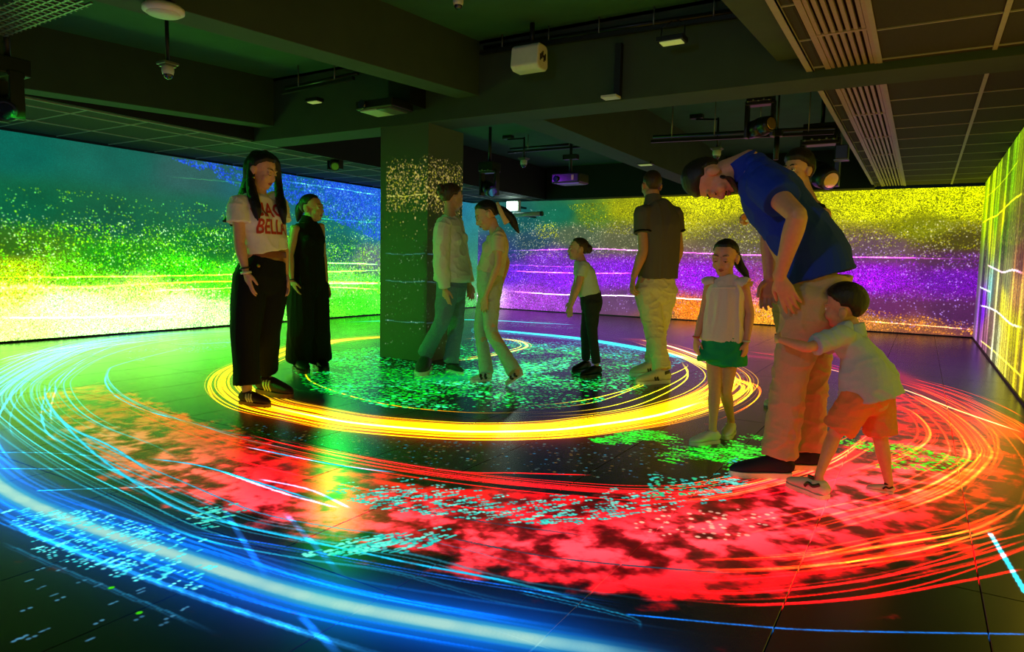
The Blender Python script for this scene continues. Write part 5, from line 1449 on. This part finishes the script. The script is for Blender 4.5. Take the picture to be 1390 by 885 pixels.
for q in 'LR':
    m = MB(); sh, el = p.J['s' + q], p.J['e' + q]; out = (LT if q == 'L' else -LT)
    inn = sh.lerp(p.J['nb'], .45) + p.vec(0, 0, .004)
    for i in range(9):
        a = -1.35 + 2.7 * i / 8; fr = p.fwd * math.sin(a); up_ = Vector((0, 0, math.cos(a)))
        b0 = inn.lerp(sh, .25) + (fr * .055 + up_ * .022); b1 = sh + out * .022 + (fr * .070 + up_ * .040) + out * .012 * math.cos(i * 2.6)
        loft(m, [b0, b0.lerp(b1, .6) + up_ * .006, b1], [(.013, .005), (.016, .006), (.018, .004)], p.fwd * math.cos(a) - Vector((0, 0, math.sin(a))), 8, 3)
    me = merge(m, .004, 1); folds(me, .003, .03, 4); p.part('ruffle', me, M_BLO, bl)
m = MB(); loft(m, [p.pt(985, 391, 0), p.pt(985, 389, 0)], [(.098, .078), (.097, .077)], LT, 24, 2, (.2, .2)); p.part('yoke_seam', m, M_BLO, bl)
p.trousers('shorts', cloth('green_cotton', (20, 150, 96), .8), p.pt(981, 456, 0), [.125, .140, .150], (.112, .098), stop=.16, amp=.006, scale=.06, seed=18, hip=(.118, .102))
for q in 'LR': ring_part(p, 'bracelet', p.J['w' + q] + p.vec(0, 0, .012), p.vec(0, 0, 1), .021, .004, material('coral_band', (200, 80, 60), .5, noise=.1) if q == 'R' else M_PANEL)
m = MB(); p.hair_cap(m, .009, .080, .03, -.05, 1.1)
strand(m, p, [(997, 344, .10), (1004, 360, .08), (1011, 370, .07), (1017, 381, .06)], [.028, .026, .020, .007])
p.hair(m, DARK_HAIR, .004, .002)

# ---- person in black behind the bending man
p = Person((1066, 553), 1.80, 'person in a black sleeveless top behind the bending man in blue', 'male', (200, 150, 118), hs=1.08)
p.brow = DARK_HAIR; p.fwd = p.vec(-.5, -.86); LT = p.vec(.86, -.5)
p.set(nb=(1092, 268, 0), ch=(1090, 315, 0), pel=(1084, 400, 0), sL=(1116, 290, -.09), sR=(1066, 289, .09), eL=(1120, 345, -.08), wL=(1118, 395, -.14), eR=(1068, 330, -.10), wR=(1036, 293, -.30), kL=(1092, 478, -.04), kR=(1076, 478, .02))
p.set(hL=p.J['pel'] + LT * .09, hR=p.J['pel'] - LT * .09)
for q, (h, t) in (('R', ((1068, 549), (1037, 550))), ('L', ((1092, 558), (1068, 566)))): p.J['a' + q] = p.shoe(G(*h), G(*t), M_WS2)
p.trunk(); [p.arm(q) for q in 'LR']; [p.leg(q) for q in 'LR']
p.hand(p.J['wR'], p.vec(-1, -.1, .08), p.vec(0, -.3, -1), p.vec(-.3, -1, .1), 1.1, 1.0)
p.hand(p.J['wL'], p.vec(-.1, 0, -1), -LT, p.fwd, 1.0, .4)
p.head(p.pt(1082, 233, 0), p.vec(-.62, -.78, -.02), p.vec(0, 0, 1)); p.finish_body()
p.shirt('sleeveless_top', M_BLK, p.pt(1085, 385, 0), .175, .135, grow=.014, sleeve=0, amp=.005, scale=.12, seed=19, neck=False)
p.trousers('trousers', cloth('grey_chino', (120, 112, 100), .85), p.pt(1086, 380, 0), [.106, .094, .078, .072, .072], (.148, .118), -.02, amp=.007, scale=.08, seed=20)
m = MB(); p.hair_cap(m, .016, .066, .02, -.045, 1.2, vol=.02); p.hair(m, DARK_HAIR, .0045, .002)

# ---- man in the blue polo shirt bending over
p = Person((1070, 642), 1.78, 'man in a blue polo shirt and beige trousers bending forward', 'male', (198, 142, 112))
p.brow = DARK_HAIR; p.fwd = p.vec(-1, 0); LT = p.vec(0, -1)
p.set(nb=(1012, 226, 0), ch=(1050, 270, 0), pel=(1108, 398, 0), sL=(1040, 252, -.19), sR=(1034, 246, .19), eL=(1083, 293, -.36), wL=(1058, 376, -.26), eR=(1044, 318, .26), wR=(1044, 378, .22), kL=(1075, 500, -.10), kR=(1101, 504, .09))
p.set(hL=p.J['pel'] + LT * .09 + p.vec(-.02, 0, -.01), hR=p.J['pel'] - LT * .09)
M_NAVY = cloth('navy_suede', (34, 34, 56), .7)
p.J['aL'] = p.shoe(G(1073, 647), G(989, 645), M_NAVY, lace=M_NAVY); p.J['aR'] = p.shoe(G(1111, 636), G(1032, 634), M_NAVY, lace=M_NAVY)
p.trunk(); [p.arm(q) for q in 'LR']; [p.leg(q) for q in 'LR']
p.hand(p.J['wL'], p.vec(.42, .10, -.90), p.vec(.2, 1, 0), p.vec(-.9, 0, -.3), 1.0, .25)
p.hand(p.J['wR'], p.vec(-.04, 0, -1), p.vec(.3, -.9, 0), p.fwd, 1.0, .5)
p.head(p.pt(969, 243, 0), p.vec(.16, -.16, -1), p.vec(-1, 0, .10), eyes='down'); p.finish_body()
M_BLUE = cloth('blue_pique', (24, 52, 168), .85)
ps = p.shirt('polo_shirt', M_BLUE, p.pt(1112, 375, 0), .200, .160, grow=.020, sleeve=.50, sleeve_r=(.088, .084), amp=.010, scale=.13, seed=21, mid=(p.pt(1101, 340, 0), .192, .148), extra=lambda m: (m.ball(p.pt(1027, 223, .02), (.055, .13, .05)), m.ball(p.pt(1033, 234, .10), (.07, .10, .06)), m.ball(p.pt(1033, 236, -.06), (.07, .10, .06))))
m = MB(); nb = p.J['nb']; ax = (p.J['nb'] - p.J['ch']).normalized()
loft(m, [nb - ax * .04, nb - ax * .005 + p.vec(0, 0, .004), nb + ax * .03 + p.vec(0, 0, .012)], [(.098, .090), (.082, .078), (.080, .074)], LT, 24, 3, (.2, 0)); p.part('collar', m, M_BLUE, None)
p.trousers('trousers', cloth('beige_chino', (186, 158, 132), .85), p.pt(1111, 372, 0), [.118, .100, .080, .076, .080], (.165, .140), -.02, amp=.010, scale=.075, seed=22, hip=(.178, .150))
m = MB(); p.hair_cap(m, .007, .066, .03, -.05, 1.0, vol=.030); p.hair(m, DARK_HAIR, .0045, .002)
bd = MB()
for q in (-1, 1): loft(bd, [p.L((q * .064, .012, -.035)), p.L((q * .058, .028, -.07)), p.L((q * .030, .066, -.094)), p.L((0, .080, -.098))], [(.014, .005), (.020, .006), (.016, .007), (.016, .007)], p.HR @ Vector((0, -.5, 1)), 10, 4)
loft(bd, [p.L((-.028, .078, -.052)), p.L((0, .0885, -.047)), p.L((.028, .078, -.052))], [(.005, .003)] * 3, p.HR @ Vector((0, 0, 1)), 8, 3)
p.part('beard', merge(bd, .0035, 1), DARK_HAIR)

# ---- small boy hugging the man's leg
p = Person((1150, 667), .98, 'small boy in pale blue polo and orange shorts hugging the leg of the bending man', 'child', (205, 150, 118), hs=.84, voxel=.0036)
p.brow = DARK_HAIR; p.fwd = p.vec(-.9, .35); LT = p.vec(-.35, -.9); p.brow = BROWN_HAIR
p.set(nb=(1158, 447, .01), ch=(1164, 480, 0), pel=(1182, 533, 0), sL=(1142, 456, -.09), sR=(1150, 456, .09), eL=(1097, 472, -.20), wL=(1058, 461, -.16), eR=(1112, 474, .14), wR=(1100, 470, .20), kL=(1132, 592, -.05), kR=(1196, 600, .06))
p.set(hL=p.J['pel'] + LT * .055 + p.vec(-.02, 0, -.01), hR=p.J['pel'] - LT * .055)
M_BSN = cloth('white_boys_sneaker', (205, 196, 190), .6)
for q, (h, t) in (('L', ((1121, 678), (1068, 657))), ('R', ((1213, 670), (1175, 664)))):
    p.J['a' + q] = p.shoe(G(*h), G(*t), M_BSN, w=.055, lace=M_BSN)
    c, d, side, n, k, w, sh = p.shoe_frame
    m = MB(); loft(m, [c(.05, .068) - side * .042 * k, c(.18, .050) - side * .050 * k, c(.30, .058) - side * .050 * k, c(.38, .035) - side * .050 * k], [(.010 * k, .004)] * 4, n, 8, 4); p.part('dark_swoop', m, M_BLACKP, sh)
    m = MB(); loft(m, [c(.22, .092) - side * .036 * k, c(.34, .092) - side * .036 * k], [(.012 * k, .005)] * 2, n, 8, 3); p.part('dark_badge', m, M_BLACKP, sh)
p.trunk(); [p.arm(q, .95) for q in 'LR']; [p.leg(q, .95) for q in 'LR']
p.hand(p.J['wL'], p.vec(-.45, .85, -.02), p.vec(.85, .45, 0), p.vec(0, 0, 1), .95, .5)
p.hand(p.J['wR'], p.vec(-.8, .3, 0), p.vec(-.2, -1, 0), p.vec(0, 0, 1), .95, .4)
p.head(p.pt(1144, 417, 0), p.vec(-.96, .16, .0), p.vec(.04, -.34, .94)); p.finish_body()
M_LB = cloth('pale_blue_cotton', (168, 182, 206), .85)
p.shirt('polo_shirt', M_LB, p.pt(1184, 540, 0), .128, .122, grow=.014, sleeve=.80, sleeve_r=(.082, .082), amp=.008, scale=.08, seed=24, stretch=(1, 1, 1.5), mid=(p.pt(1176, 510, 0), .120, .112))
m = MB(); nb = p.J['nb']; loft(m, [nb + p.vec(0, 0, -.022), nb + p.vec(0, 0, .004), nb + p.vec(-.004, 0, .022)], [.058, .050, .047], LT, 20, 3, (.2, 0)); p.part('collar', m, M_LB)
p.trousers('shorts', cloth('orange_cotton', (215, 128, 84), .8), p.pt(1184, 520, 0), [.128, .120, .118], (.108, .100), stop=.42, amp=.008, scale=.055, seed=25)
m = MB(); p.hair_cap(m, .013, .070, .03, -.055, 1.2, vol=.008); p.hair(m, DARK_HAIR, .004, .002)
